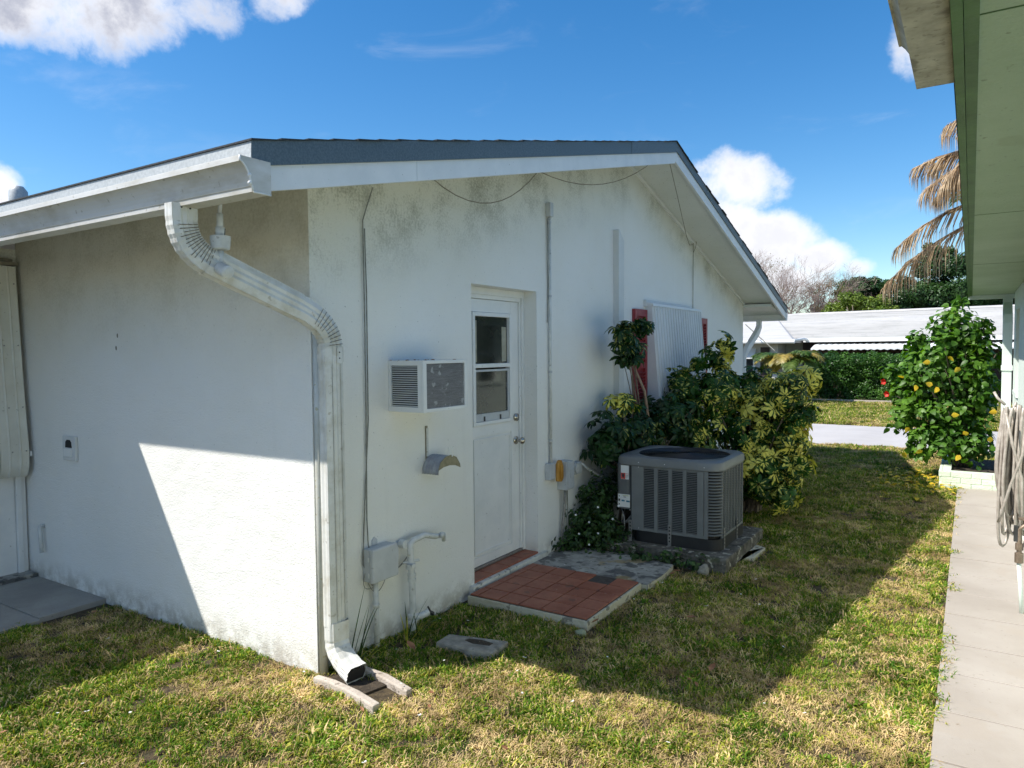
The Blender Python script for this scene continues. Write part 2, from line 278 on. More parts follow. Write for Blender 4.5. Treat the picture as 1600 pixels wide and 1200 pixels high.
M['roof_white'] = pm('white_roof_tile', (0.40, 0.395, 0.385), (0.50, 0.49, 0.48), 1.6, 0.7, 0.2, 20, specks=[(5, 0.62, (0.36, 0.35, 0.34), 0.3)], stretch=(0.5, 4.6, 7), contrast=(0.36, 0.52))
M['far_wall'] = pm('cream_far_wall', (0.62, 0.60, 0.56), (0.70, 0.68, 0.64), 2, 0.8)
M['far_dark'] = pm('shaded_porch_interior', (0.035, 0.022, 0.018), (0.07, 0.045, 0.035), 2, 0.7)
M['awning_white'] = pm('white_ribbed_aluminium', (0.74, 0.75, 0.75), (0.80, 0.81, 0.81), 4, 0.4, specks=[(40, 0.69, (0.36, 0.35, 0.3), 0.5)])
M['awning_cream'] = pm('cream_ribbed_aluminium', (0.60, 0.58, 0.50), (0.70, 0.69, 0.62), 3, 0.42, specks=[(45, 0.68, (0.30, 0.27, 0.2), 0.6)])
M['bark'] = pm('grey_brown_bark', (0.12, 0.09, 0.065), (0.22, 0.175, 0.13), 25, 0.9, 0.6, 60)
M['twig'] = pm('dry_twig', (0.24, 0.16, 0.11), (0.36, 0.26, 0.19), 25, 0.9)
M['bare_twig'] = pm('pale_red_bare_twig', (0.20, 0.14, 0.12), (0.36, 0.28, 0.24), 3, 0.9)
M['leaf_var'] = leafmat('variegated_leaf', (0.013, 0.048, 0.009), (0.038, 0.11, 0.014), 5, 0.38, 0.2, varieg=((0.74, 0.67, 0.13), -0.72), rnd=0.18, spec=0.25)
M['leaf_var2'] = leafmat('green_umbrella_leaf', (0.014, 0.050, 0.010), (0.04, 0.115, 0.016), 5, 0.36, 0.18, varieg=((0.55, 0.52, 0.12), -0.93), rnd=0.2, spec=0.25)
M['leaf_dark'] = leafmat('dark_glossy_leaf', (0.011, 0.036, 0.010), (0.026, 0.072, 0.015), 5, 0.34, 0.15, varieg=((0.34, 0.33, 0.08), -1.10), spec=0.25)
M['leaf_hib'] = leafmat('bright_green_leaf', (0.045, 0.125, 0.014), (0.13, 0.26, 0.03), 3.5, 0.46, 0.35, rnd=0.3)
M['leaf_yellow'] = leafmat('yellowed_leaf', (0.62, 0.40, 0.02), (0.72, 0.55, 0.05), 9, 0.45, 0.3, rnd=0.15)
M['leaf_brown'] = leafmat('dead_brown_leaf', (0.22, 0.09, 0.045), (0.36, 0.18, 0.09), 20, 0.7, 0.1, rnd=0.2)
M['petal_red'] = leafmat('red_petal', (0.62, 0.03, 0.02), (0.75, 0.06, 0.04), 20, 0.5, 0.3, rnd=0.1)
M['petal_white'] = leafmat('white_petal', (0.75, 0.75, 0.72), (0.82, 0.82, 0.8), 20, 0.5, 0.2, rnd=0.05)
M['leaf_hedge'] = leafmat('hedge_leaf', (0.028, 0.085, 0.016), (0.075, 0.17, 0.026), 1.6, 0.4, 0.3, rnd=0.35)
M['leaf_ficus'] = leafmat('dark_tree_leaf', (0.018, 0.05, 0.014), (0.055, 0.115, 0.03), 0.8, 0.4, 0.25, rnd=0.4)
M['leaf_lime'] = leafmat('yellow_green_tree_leaf', (0.10, 0.16, 0.022), (0.20, 0.26, 0.045), 0.9, 0.45, 0.35, rnd=0.3)
M['leaf_olive'] = leafmat('brownish_tree_leaf', (0.10, 0.075, 0.035), (0.16, 0.15, 0.05), 0.9, 0.5, 0.3, rnd=0.3)
M['leaf_weed'] = leafmat('weed_leaf', (0.022, 0.055, 0.014), (0.06, 0.12, 0.025), 9, 0.45, 0.25, rnd=0.35)
M['palm_green'] = leafmat('palm_leaflet', (0.035, 0.085, 0.015), (0.12, 0.17, 0.035), 3, 0.45, 0.3, rnd=0.3)
M['palm_gold'] = leafmat('golden_palm_leaflet', (0.20, 0.20, 0.045), (0.36, 0.27, 0.07), 4, 0.45, 0.3, rnd=0.3)
M['palm_dead'] = leafmat('dead_palm_leaflet', (0.30, 0.20, 0.11), (0.56, 0.44, 0.29), 3, 0.6, 0.25, rnd=0.3)
M['grass_green'] = leafmat('green_grass_blade', (0.055, 0.125, 0.012), (0.155, 0.265, 0.026), 2.2, 0.5, 0.26, rnd=0.3, spec=0.08)
M['grass_lime'] = leafmat('yellow_green_grass_blade', (0.26, 0.295, 0.038), (0.48, 0.45, 0.085), 2.2, 0.5, 0.26, rnd=0.3, spec=0.08)
M['grass_straw'] = leafmat('straw_grass_blade', (0.36, 0.255, 0.12), (0.66, 0.50, 0.26), 2.6, 0.6, 0.15, rnd=0.3, spec=0.06)

# ------------------------------------------------------------------ mesh helpers
class MB:
    def __init__(s): s.v = []; s.f = []; s.mi = []; s.m = 0
    def add(s, vs, fs, mi=None):
        o = len(s.v); s.v.extend([tuple(p) for p in vs]); s.f.extend([tuple(i+o for i in f) for f in fs]); s.mi.extend([s.m if mi is None else mi]*len(fs)); return s
    def box(s, x0, x1, y0, y1, z0, z1, mi=None):
        vs = [(x0, y0, z0), (x1, y0, z0), (x1, y1, z0), (x0, y1, z0), (x0, y0, z1), (x1, y0, z1), (x1, y1, z1), (x0, y1, z1)]
        return s.add(vs, [(0, 3, 2, 1), (4, 5, 6, 7), (0, 1, 5, 4), (1, 2, 6, 5), (2, 3, 7, 6), (3, 0, 4, 7)], mi)
    def hexa(s, p, mi=None):
        return s.add(p, [(0, 3, 2, 1), (4, 5, 6, 7), (0, 1, 5, 4), (1, 2, 6, 5), (2, 3, 7, 6), (3, 0, 4, 7)], mi)
    def prism(s, poly, axis, a, b, mi=None, caps=True):
        """poly: 2D points; axis 'x' -> (y,z), 'y' -> (x,z), 'z' -> (x,y)"""
        def P(q, t): return (t, q[0], q[1]) if axis == 'x' else ((q[0], t, q[1]) if axis == 'y' else (q[0], q[1], t))
        n = len(poly); vs = [P(q, a) for q in poly]+[P(q, b) for q in poly]
        fs = [(i, (i+1) % n, n+(i+1) % n, n+i) for i in range(n)]
        if caps: fs += [tuple(range(n-1, -1, -1)), tuple(range(n, 2*n))]
        return s.add(vs, fs, mi)
    def tube(s, pts, r, n=8, mi=None, caps=True):
        pts = [Vector(p) for p in pts]; rs = r if isinstance(r, (list, tuple)) else [r]*len(pts)
        vs = []; fs = []; up = None
        for i, p in enumerate(pts):
            d = (pts[min(i+1, len(pts)-1)]-pts[max(i-1, 0)]).normalized()
            if up is None: up = Vector((0, 0, 1)) if abs(d.z) < 0.9 else Vector((1, 0, 0))
            a = d.cross(up)
            if a.length < 1e-4: a = d.cross(Vector((0, 1, 0.3)))
            a.normalize(); b = a.cross(d).normalized(); up = b
            for k in range(n):
                t = 2*PI*k/n; vs.append(p+(a*math.cos(t)+b*math.sin(t))*rs[i])
        for i in range(len(pts)-1):
            for k in range(n): fs.append((i*n+k, i*n+(k+1) % n, (i+1)*n+(k+1) % n, (i+1)*n+k))
        if caps: fs += [tuple(range(n-1, -1, -1)), tuple((len(pts)-1)*n+k for k in range(n))]
        return s.add(vs, fs, mi)
    def cyl(s, a, b, r, n=16, mi=None): return s.tube([a, b], r, n, mi)
    def sphere(s, c, r, n=10, mi=None, sq=(1, 1, 1)):
        vs = []; fs = []; m_ = n//2
        for i in range(m_+1):
            ph = PI*i/m_
            for k in range(n): vs.append((c[0]+r*sq[0]*math.sin(ph)*math.cos(2*PI*k/n), c[1]+r*sq[1]*math.sin(ph)*math.sin(2*PI*k/n), c[2]+r*sq[2]*math.cos(ph)))
        for i in range(m_):
            for k in range(n): fs.append((i*n+k, (i+1)*n+k, (i+1)*n+(k+1) % n, i*n+(k+1) % n))
        return s.add(vs, fs, mi)
    def build(s, name, mats, parent=None, smooth=False, bevel=0.0, loc=None, kind=None, auto=False):
        me = bpy.data.meshes.new(name); me.from_pydata(s.v, [], s.f)
        if not isinstance(mats, (list, tuple)): mats = [mats]
        for mm in mats: me.materials.append(mm)
        if len(mats) > 1: me.polygons.foreach_set('material_index', s.mi)
        if bevel > 0:
            bm = bmesh.new(); bm.from_mesh(me)
            bmesh.ops.recalc_face_normals(bm, faces=bm.faces)
            es = [e for e in bm.edges if len(e.link_faces) == 2 and e.calc_face_angle(0) > 0.6]
            bmesh.ops.bevel(bm, geom=es, offset=bevel, segments=2, affect='EDGES', profile=0.5)
            bm.to_mesh(me); bm.free()
        else:
            bm = bmesh.new(); bm.from_mesh(me); bmesh.ops.recalc_face_normals(bm, faces=bm.faces); bm.to_mesh(me); bm.free()
        if smooth: me.polygons.foreach_set('use_smooth', [True]*len(me.polygons))
        if auto:
            me.polygons.foreach_set('use_smooth', [True]*len(me.polygons)); me.set_sharp_from_angle(angle=math.radians(35))
        me.update()
        o = bpy.data.objects.new(name, me); COL.objects.link(o)
        if parent is not None: o.parent = parent
        if loc is not None: o.location = loc
        if kind: o['kind'] = kind
        return o
def tag(o, label=None, cat=None, group=None, kind=None):
    if label: o['label'] = label
    if cat: o['category'] = cat
    if group: o['group'] = group
    if kind: o['kind'] = kind
    return o
def thing(name, label, cat, loc=(0, 0, 0), group=None):
    o = bpy.data.objects.new(name, None); COL.objects.link(o); o.empty_display_size = 0.1; o.location = loc
    return tag(o, label, cat, group)
def share(o, name, parent, mat4):
    c = o.copy(); c.name = name; COL.objects.link(c); c.parent = parent; c.matrix_basis = mat4; return c
def rect_sweep(pts, side, w, h, scale=None, mb=None, mi=None, ribs=True, sides_fn=None):
    """sweep a ribbed rectangular profile; side = fixed narrow axis (width w); h measured across the path"""
    pts = [Vector(p) for p in pts]; mb = mb or MB(); n = None; vs = []; fs = []
    prof = []
    hw, hh = w/2, h/2
    if ribs:
        for k in range(9):      # +side face with shallow flutes
            t = -1+2*k/8; prof.append((hw-(0.0055 if k % 2 else 0)-(0.012 if k in (0, 8) else 0), t*hh))
        for k in range(5): t = 1-2*k/4; prof.append((t*(hw-0.012), hh+(0.002 if k % 2 else 0.0)+0.004))
        for k in range(9): t = 1-2*k/8; prof.append((-hw+(0.003 if k % 2 else 0)+(0.012 if k in (0, 8) else 0), t*hh))
        for k in range(5): t = -1+2*k/4; prof.append((t*(hw-0.012), -hh+(0.004 if k % 2 else 0.0)-0.004))
    else: prof = [(hw, -hh), (hw, hh), (-hw, hh), (-hw, -hh)]
    n = len(prof)
    for i, p in enumerate(pts):
        d = (pts[min(i+1, len(pts)-1)]-pts[max(i-1, 0)]).normalized()
        S = side[i] if isinstance(side, list) else Vector(side)
        a = (S-d*S.dot(d)).normalized(); b = d.cross(a).normalized(); sc_ = scale[i] if scale else 1
        for (q, r) in prof: vs.append(p+a*q*sc_+b*r*sc_)
    for i in range(len(pts)-1):
        for k in range(n): fs.append((i*n+k, i*n+(k+1) % n, (i+1)*n+(k+1) % n, (i+1)*n+k))
    mb.add(vs, fs, mi); return mb
def text_mesh(txt, size, mat, parent, mat4, name='lettering'):
    cu = bpy.data.curves.new(name, 'FONT'); cu.body = txt; cu.size = size; cu.extrude = 0.0004; cu.align_x = 'CENTER'; cu.align_y = 'CENTER'
    tmp = bpy.data.objects.new(name+'_src', cu); COL.objects.link(tmp)
    dg = bpy.context.evaluated_depsgraph_get(); me = bpy.data.meshes.new_from_object(tmp.evaluated_get(dg))
    bpy.data.objects.remove(tmp); me.materials.clear(); me.materials.append(mat)
    o = bpy.data.objects.new(name, me); COL.objects.link(o); o.parent = parent; o.matrix_basis = mat4; return o
def bez(a, b, c, n=8):
    a, b, c = Vector(a), Vector(b), Vector(c)
    return [a*(1-t)**2+b*2*t*(1-t)+c*t*t for t in [i/n for i in range(n+1)]]

# ------------------------------------------------------------------ ground, road, path
g = MB(); g.add([(-400, -60, 0), (400, -60, 0), (400, 900, 0), (-400, 900, 0)], [(0, 1, 2, 3)])
tag(g.build('ground', M['thatch']), kind='structure')
g = MB(); g.add([(-60, 10.92, 0.004), (60, 10.92, 0.004), (60, 14.42, 0.004), (-60, 14.42, 0.004)], [(0, 1, 2, 3)])
tag(g.build('road', M['asphalt']), kind='structure')
pa = MB().box(2.732, 3.25, -5, 7.35, 0.0, 0.016).build('path', M['path_joint']); tag(pa, kind='structure')
ys = [-3.62, -3.02, -2.42, -1.82, -1.25, -0.72, -0.2, 0.27, 0.74, 1.205, 1.67, 2.10, 2.62, 3.08, 3.55, 4.03, 4.5, 4.95, 5.4, 5.8, 6.3, 6.8, 7.35]
for i in range(len(ys)-1):
    dz = rng.uniform(-0.0015, 0.0015)
    o = MB().box(2.728, 3.25, ys[i]+0.005, ys[i+1]-0.005, 0.002, 0.024+dz).build('paving_slab', M['path'], pa, bevel=0.0025)
dp = MB().box(-4.6, -2.02, -3.2, -0.42, -0.05, 0.03).build('slab_left', M['slab_grey'])
dp.name = 'entry_slab'; tag(dp, 'flat grey concrete slab lying in the grass below the step at the left edge', 'concrete slab')
MB().box(-3.15, -2.05, -0.415, -0.004, -0.05, 0.035).build('slab', M['slab_grey'], dp)

# ------------------------------------------------------------------ the white house
H = thing('house', 'low white stucco house with a blue-grey roof edge, half glazed door and red shutters', 'house')
RY = [(-0.70, 2.50), (4.05, 3.62), (8.93, 2.285)]
def ztop(y):
    (a, b, c) = RY
    return a[1]+(y-a[0])/(b[0]-a[0])*(b[1]-a[1]) if y < b[0] else b[1]+(y-b[0])/(c[0]-b[0])*(c[1]-b[1])
XW = -14.0
# gable wall with door opening, built of butted pieces
D0, D1, DZ = 1.40, 2.26, 2.135
def sof(y): return ztop(y)-0.125
w = MB()
w.prism([(0, -0.1), (D0, -0.1), (D0, sof(D0)), (0, sof(0))], 'x', -0.2, 0)
w.prism([(D0, DZ), (D1, DZ), (D1, sof(D1)), (D0, sof(D0))], 'x', -0.2, 0)
w.prism([(D1, -0.1), (8.23, -0.1), (8.23, sof(8.23)), (4.05, sof(4.05)), (D1, sof(D1))], 'x', -0.2, 0)
w.build('wall', M['stucco_gable'], H)
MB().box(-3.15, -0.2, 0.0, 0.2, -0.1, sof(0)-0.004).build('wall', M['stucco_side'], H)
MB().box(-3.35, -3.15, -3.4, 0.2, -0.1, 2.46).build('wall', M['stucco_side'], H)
MB().box(-14, -0.2, 8.03, 8.23, -0.1, sof(8.23)-0.004).build('wall', M['stucco_gable'], H)
MB().box(-1.9, -0.2, 0.6, 0.7, 0, 2.3).box(-1.9, -0.2, 3.4, 3.5, 0, 2.3).box(-1.9, -1.8, 0.7, 3.4, 0, 2.3).box(-1.9, -0.2, 0.6, 3.5, 2.3, 2.35).box(-1.9, -0.2, 0.6, 3.5, 0.0, 0.06).build('room', M['curtain'], H)
# roof: two slopes as slabs along x, underside = soffit
def slab(y0, y1, top, th, x0, x1, mat, name):
    return MB().prism([(y0, ztop(y0)-top-th), (y1, ztop(y1)-top-th), (y1, ztop(y1)-top), (y0, ztop(y0)-top)], 'x', x0, x1).build(name, mat, H)
slab(-0.62, 4.05, 0.022, 0.10, XW, 0.44, M['soffit'], 'roof')
slab(4.05, 8.86, 0.022, 0.10, XW, 0.44, M['soffit'], 'roof')
# wing roof running towards the viewer on the left, out of frame (its eave shades the wall)
MB().prism([(-9.0, 2.62), (-2.45, 2.38), (-2.45, 2.50), (-9.0, 3.9)], 'y', -3.6, -0.70).build('roof', M['shingle'], H)
# soffit trim moulding where wall meets soffit
t_ = MB()
for (a, b) in ((0.0, 4.05), (4.05, 8.23)):
    t_.prism([(a, sof(a)-0.035), (b, sof(b)-0.035), (b, sof(b)-0.002), (a, sof(a)-0.002)], 'x', 0.0, 0.022)
t_.build('soffit_moulding', M['white_paint'], H)
# white rake boards, in lengths
def rake(y0, y1, zo, z1, x0, x1, mat, name):
    return MB().prism([(y0, ztop(y0)-z1), (y1, ztop(y1)-z1), (y1, ztop(y1)-zo), (y0, ztop(y0)-zo)], 'x', x0, x1).build(name, mat, H)
for (a, b) in ((-0.621, 0.30), (0.303, 4.05), (4.05, 8.88)):
    rake(a, b, 0.06, 0.195 if b < 5 else 0.175, 0.44, 0.465, M['white_paint'], 'rake_board')
for (a, b, k) in ((-0.70, 1.75, 1), (1.753, 3.0, 0), (3.003, 4.05, 1), (4.05, 6.4, 0), (6.403, 8.93, 1)):
    rake(a, b, 0.0, 0.095 if b < 5 else 0.075, 0.465, 0.475+0.002*k, M['drip_blue'], 'edge_flashing')
    rake(a, b, -0.003, 0.0, 0.38, 0.475+0.002*k, M['drip_blue'], 'edge_flashing')
# eave fascia + pale drip edge along the left eave
MB().prism([(-0.62, 2.36), (-0.60, 2.36), (-0.60, 2.5), (-0.62, 2.5)], 'x', XW, 0.44).build('fascia', M['white_paint'], H)
MB().prism([(-0.705, 2.405), (-0.70, 2.405), (-0.695, ztop(-0.695)-0.001), (-0.70, ztop(-0.7))], 'x', XW, 0.475).build('edge_flashing', M['drip_pale'], H)
MB().prism([(-0.70, ztop(-0.7)-0.004), (-0.3, ztop(-0.3)-0.004), (-0.3, ztop(-0.3)+0.001), (-0.70, ztop(-0.7)+0.001)], 'x', XW, 0.465).build('edge_flashing', M['drip_pale'], H)
# shingle courses whose butts show as small steps along the rake
sh_proto = {}
for side, (ya, yb) in ((0, (-0.706, 4.05)), (1, (8.95, 4.05))):
    n = int(abs(yb-ya)/0.143); sl_ = (ztop(0.5)-ztop(0.0))/0.5 if side == 0 else (ztop(8)-ztop(7.5))/0.5
    for i in range(n+1):
        y = ya+(0.143*i if side == 0 else -0.143*i)
        key = side
        if abs(y-4.05) < 0.165: continue
        if key not in sh_proto:
            dy = 0.16 if side == 0 else -0.16
            mb = MB().prism([(0, 0.003), (dy, 0.001+sl_*dy), (dy, 0.004+sl_*dy), (0, 0.0105)], 'x', XW, 0.485)
            o = mb.build('shingle', M['shingle'], H); sh_proto[key] = o; o.location = (0, y, ztop(y))
        else:
            share(sh_proto[key], 'shingle', H, Matrix.Translation((rng.uniform(-0.008, 0.008), y, ztop(min(max(y, -0.7), 8.93))+rng.uniform(-0.0015, 0.0015))))
MB().prism([(3.86, ztop(3.86)+0.004), (4.05, 3.624), (4.24, ztop(4.24)+0.004), (4.24, ztop(4.24)+0.012), (4.05, 3.634), (3.86, ztop(3.86)+0.012)], 'x', XW, 0.486).build('ridge_cap', M['shingle'], H)
# eave gutter, ogee front, closed end
def kgutter(x0, x1, yb, yf, zb, zt, name='gutter', mat=None, parent=None):
    d = yb-yf; hgt = zt-zb
    front = [(yb-0.02, zb), (yf+0.056, zb), (yf+0.054, zb+0.018), (yf+0.050, zb+0.022)]
    for k in range(7):
        t = k/6; front.append((yf+0.050-0.044*(0.75*(1-math.cos(t*PI/2))+0.25*t), zb+0.022+(hgt-0.042)*math.sin(t*PI/2)*0.5+(hgt-0.042)*t*0.5))
    front += [(yf, zt-0.02), (yf, zt), (yf+0.012, zt)]
    inner = [(p[0]+0.004, p[1]+0.004) for p in reversed(front[:-1])]
    back = [(yb-0.02, zb+0.004), (yb-0.004, zt), (yb, zt), (yb, zb)]
    poly = front+inner[:-1]+[(yb-0.006, zb+0.006), (yb-0.006, zt), (yb, zt), (yb, zb)]
    mb = MB().prism(poly, 'x', x0, x1, caps=False)
    g_ = mb.build(name, mat or M['gutter'], parent or H)
    cap = [(yb, zb), (yf+0.056, zb), *front[2:-1], (yb, zt)]
    return g_, cap
gut, cap = kgutter(XW, 0.484, -0.622, -0.760, 2.305, 2.432)
MB().prism(cap, 'x', 0.484, 0.489).build('end_cap', M['gutter'], gut)
e = MB()
pr = [(p[0]-0.0035, p[1]) for p in cap[1:-1]]
e.tube([(0.488, p[0], p[1]) for p in pr], 0.004, 5); e.tube([(0.488, cap[0][0], cap[0][1]-0.002), (0.488, cap[1][0], cap[1][1]-0.002)], 0.004, 5)
for zz in (2.365, 2.335): e.sphere((0.488, -0.722, zz), 0.008, 8)
e.build('cap_seam', M['white_paint'], gut, smooth=True)
# far eave gutter + fascia
MB().box(XW, 0.44, 8.86, 8.885, 2.13, 2.27).build('fascia', M['white_paint'], H)
gut2 = MB().prism([(8.888, 2.10), (8.97, 2.10), (9.0, 2.225), (8.888, 2.225)], 'x', XW, 0.47).build('gutter', M['white_paint'], H)
MB().prism([(8.23, 2.285), (8.23, 2.325), (8.86, 2.25), (8.86, 2.13), (8.84, 2.13), (8.84, 2.22)], 'x', 0.0, 0.40).build('soffit_return', M['soffit'], H)
# far downspout
mb = rect_sweep([(0.06, 8.93, 2.12), (0.06, 8.93, 2.02), (0.05, 8.85, 1.93), (-0.0, 8.42, 1.66), (-0.02, 8.33, 1.55), (-0.02, 8.33, 1.45), (-0.02, 8.33, 0.1)], (1, 0, 0), 0.07, 0.10, ribs=False)
mb.build('downspout', M['white_paint'], H, bevel=0.01)

# near downspout: outlet, curved top elbow, sloping length, second elbow, vertical, shoe
Dn = tag(bpy.data.objects.new('downspout', None)); COL.objects.link(Dn); Dn.parent = H
def arcp(c, pts): return pts
p0 = (-0.03, -0.675, 2.318)
path1 = [p0, (-0.03, -0.675, 2.262)]
path1 += bez((-0.03, -0.675, 2.262), (-0.03, -0.675, 2.135), (-0.017, -0.555, 2.085), 16)[1:]
sc1 = [1.0]*2+[1.0 if i % 2 else 0.965 for i in range(len(path1)-2)]
rect_sweep(path1, (1, 0, 0), 0.076, 0.112, scale=sc1).build('elbow', M['downspout'], Dn)
path2 = [(-0.019, -0.57, 2.091), (-0.017, -0.555, 2.085), (0.05, -0.12, 1.905)]
rect_sweep(path2, (1, 0, 0), 0.080, 0.116).build('pipe_section', M['downspout'], Dn)
path3 = bez((0.05, -0.12, 1.905), (0.078, 0.058, 1.83), (0.078, 0.058, 1.70), 14)
sc3 = [1.0 if i % 2 else 0.965 for i in range(len(path3))]
rect_sweep(path3, (1, 0, 0), 0.076, 0.112, scale=sc3).build('elbow', M['downspout'], Dn)
rect_sweep([(0.078, 0.058, 1.71), (0.078, 0.058, 1.63)], (1, 0, 0), 0.082, 0.118).build('pipe_collar', M['downspout'], Dn)
MB().box(0.1195, 0.1225, 0.062, 0.095, 1.625, 1.705).build('strap', M['downspout'], Dn)
rect_sweep([(0.078, 0.058, 1.63), (0.078, 0.058, 0.27)], (1, 0, 0), 0.076, 0.112).build('pipe_section', M['downspout'], Dn)
path5 = [(0.078, 0.058, 0.29), (0.078, 0.058, 0.20)]+[tuple(v) for v in bez((0.078, 0.058, 0.20), (0.082, 0.055, 0.105), (0.25, 0.03, 0.055), 10)[1:]]
rect_sweep(path5, (0.15, 1, 0), 0.118, 0.080, scale=[1.03]*2+[1.0 if i % 2 else 0.965 for i in range(9)]+[1.03]).build('shoe', M['downspout'], Dn)
MB().prism([(-0.052, -0.034), (0.045, -0.036), (0.053, 0.0), (0.04, 0.033), (0.0, 0.026), (-0.05, 0.035)], 'x', 0, 0.002).build('opening', M['vent_dark'], Dn).matrix_basis = Matrix.Translation((0.247, 0.0305, 0.056)) @ Matrix.Rotation(-0.147, 4, 'Z') @ Matrix.Rotation(0.29, 4, 'Y')  # dark plate in the mouth, painting the shade inside the pipe
# dark lines along the elbow crimps
cr = MB(); rb0 = random.Random(3)
for (pth, idx) in ((path1, range(3, 17, 1)), (path3, range(4, 14, 1))):
    for i in idx:
        p = Vector(pth[i]); d = (Vector(pth[min(i+1, len(pth)-1)])-Vector(pth[i-1])).normalized(); b_ = d.cross(Vector((1, 0, 0))).normalized()
        cr.tube([p+Vector((0.0372, 0, 0))+b_*t for t in (-0.05, rb0.uniform(-0.01, 0.01), rb0.uniform(0.02, 0.05))], 0.0018, 4)
cr.tube([(0.1185, 0.03, 1.62), (0.1185, 0.03, 0.3)], 0.0012, 4); cr.tube([(0.1185, 0.085, 1.62), (0.1185, 0.085, 0.3)], 0.0012, 4)  # dark lines that paint groove shade into the pipe flutes
cr.build('crimp', M['ds_dark'], Dn)['kind'] = 'stuff'
sc_ = MB()
for (x, y, z) in ((0.1235, 0.078, 1.68), (0.1235, 0.078, 1.65), (0.012, -0.66, 2.30), (0.012, -0.70, 2.30), (0.1225, 0.07, 0.26)): sc_.sphere((x, y, z), 0.004, 6)
sc_.build('screw', M['print_dark'], Dn)['kind'] = 'stuff'
# round drain pipe in the corner
cp = MB().tube([(0.032, 0.012, 0.0), (0.03, 0.012, 1.0), (0.03, 0.014, 1.86)], 0.022, 12).build('corner_pipe', pm('stained_grey_pipe', (0.44, 0.44, 0.39), (0.60, 0.61, 0.57), 6, 0.5, specks=[(24, 0.64, (0.35, 0.30, 0.10), 0.6)]), smooth=True)
tag(cp, 'thin round grey pipe running up the house corner behind the white downspout', 'pipe')

# ------------------------------------------------------------------ door
DR = bpy.data.objects.new('door', None); COL.objects.link(DR); DR.parent = H
MB().box(-0.17, -0.125, D0+0.002, D1-0.002, 2.055, DZ-0.002).box(-0.17, -0.125, 2.205, D1-0.002, 0.125, 2.055).box(-0.17, -0.125, D0+0.002, 1.445, 0.125, 2.055).build('door_frame', M['white_paint'], DR, bevel=0.003)
MB().box(-0.124, -0.110, D0+0.002, D1-0.002, 2.085, 2.133).box(-0.124, -0.112, 2.225, D1-0.002, 0.112, 2.085).build('door_stop', M['white_paint'], DR)
lf = MB()
lf.box(-0.175, -0.135, 1.448, 1.585, 0.125, 2.052).box(-0.175, -0.135, 2.095, 2.202, 0.125, 2.052)
lf.box(-0.175, -0.135, 1.585, 2.095, 1.96, 2.052).box(-0.175, -0.135, 1.585, 2.095, 1.06, 1.14).box(-0.175, -0.135, 1.585, 2.095, 0.125, 0.19)
lf.build('door_leaf', M['white_paint'], DR, bevel=0.002)
MB().box(-0.17, -0.143, 1.5855, 2.0945, 0.1905, 1.0595).build('lower_panel', M['white_paint'], DR)
fr = MB()
for (a, b, c, d) in ((1.587, 1.615, 1.142, 1.958), (2.065, 2.093, 1.142, 1.958), (1.615, 2.065, 1.93, 1.958), (1.615, 2.065, 1.142, 1.168), (1.615, 2.065, 1.558, 1.588)): fr.box(-0.165, -0.122, a, b, c, d)
fr.build('window_frame', M['white_paint'], DR, bevel=0.003)
fr = MB()
for (a, b, c, d) in ((1.617, 1.632, 1.17, 1.545), (2.048, 2.063, 1.17, 1.545), (1.632, 2.048, 1.53, 1.545), (1.632, 2.048, 1.17, 1.225)): fr.box(-0.15, -0.132, a, b, c, d)
fr.box(-0.131, -0.126, 1.72, 1.735, 1.17, 1.205, 1).box(-0.131, -0.126, 1.93, 1.945, 1.17, 1.205, 1)
fr.build('sash', [M['box_grey'], M['print_dark']], DR, bevel=0.0)
MB().box(-0.152, -0.149, 1.6155, 2.0645, 1.5885, 1.9295).build('pane', M['glass'], DR)
MB().box(-0.145, -0.142, 1.6325, 2.0475, 1.2255, 1.5295).build('pane', M['glass'], DR)
for (y0_, y1_, z1_) in ((1.648, 1.664, 1.90), (1.99, 2.05, 1.86)): MB().box(-0.1485, -0.1465, y0_, y1_, 1.60, z1_).build('curtain', M['curtain'], DR)
ml = MB()
for (a, b, c, d) in ((1.60, 1.612, 0.205, 1.045), (2.07, 2.082, 0.205, 1.045), (1.612, 2.07, 1.033, 1.045), (1.612, 2.07, 0.205, 0.217)): ml.box(-0.1425, -0.134, a, b, c, d)
ml.build('moulding', M['white_paint'], DR)
k = MB(); k.cyl((-0.135, 2.155, 0.985), (-0.128, 2.155, 0.985), 0.032, 18); k.cyl((-0.128, 2.155, 0.985), (-0.095, 2.155, 0.985), 0.012, 12); k.sphere((-0.075, 2.155, 0.985), 0.028, 16, sq=(0.8, 1, 1)); k.build('knob', M['chrome'], DR, smooth=True)
k = MB(); k.cyl((-0.135, 2.155, 1.165), (-0.118, 2.155, 1.165), 0.03, 18); k.cyl((-0.118, 2.155, 1.165), (-0.112, 2.155, 1.165), 0.014, 12); k.build('deadbolt', M['chrome'], DR, smooth=True)
MB().box(-0.178, -0.126, D0+0.002, D1-0.002, 0.106, 0.122).build('threshold', M['steel'], DR)
# tiled step in the doorway
ST = MB().box(-0.2, 0.035, D0-0.06, D1+0.10, -0.05, 0.088).build('doorstep', pm('limewashed_step', (0.55, 0.54, 0.48), (0.70, 0.70, 0.66), 8, 0.8, 0.5, 50, specks=[(22, 0.6, (0.12, 0.12, 0.10), 0.7)], bdist=0.01), H)
proto = MB().box(0, 0.128, 0, 0.207, 0, 0.014).build('tile', M['terracotta'], ST, bevel=0.002)
proto.matrix_basis = Matrix.Translation((-0.125, D0+0.004, 0.0885))
for i in range(1, 4): share(proto, 'tile', ST, Matrix.Translation((-0.125, D0+0.004+i*0.2145, 0.0885+0.0006*i)))

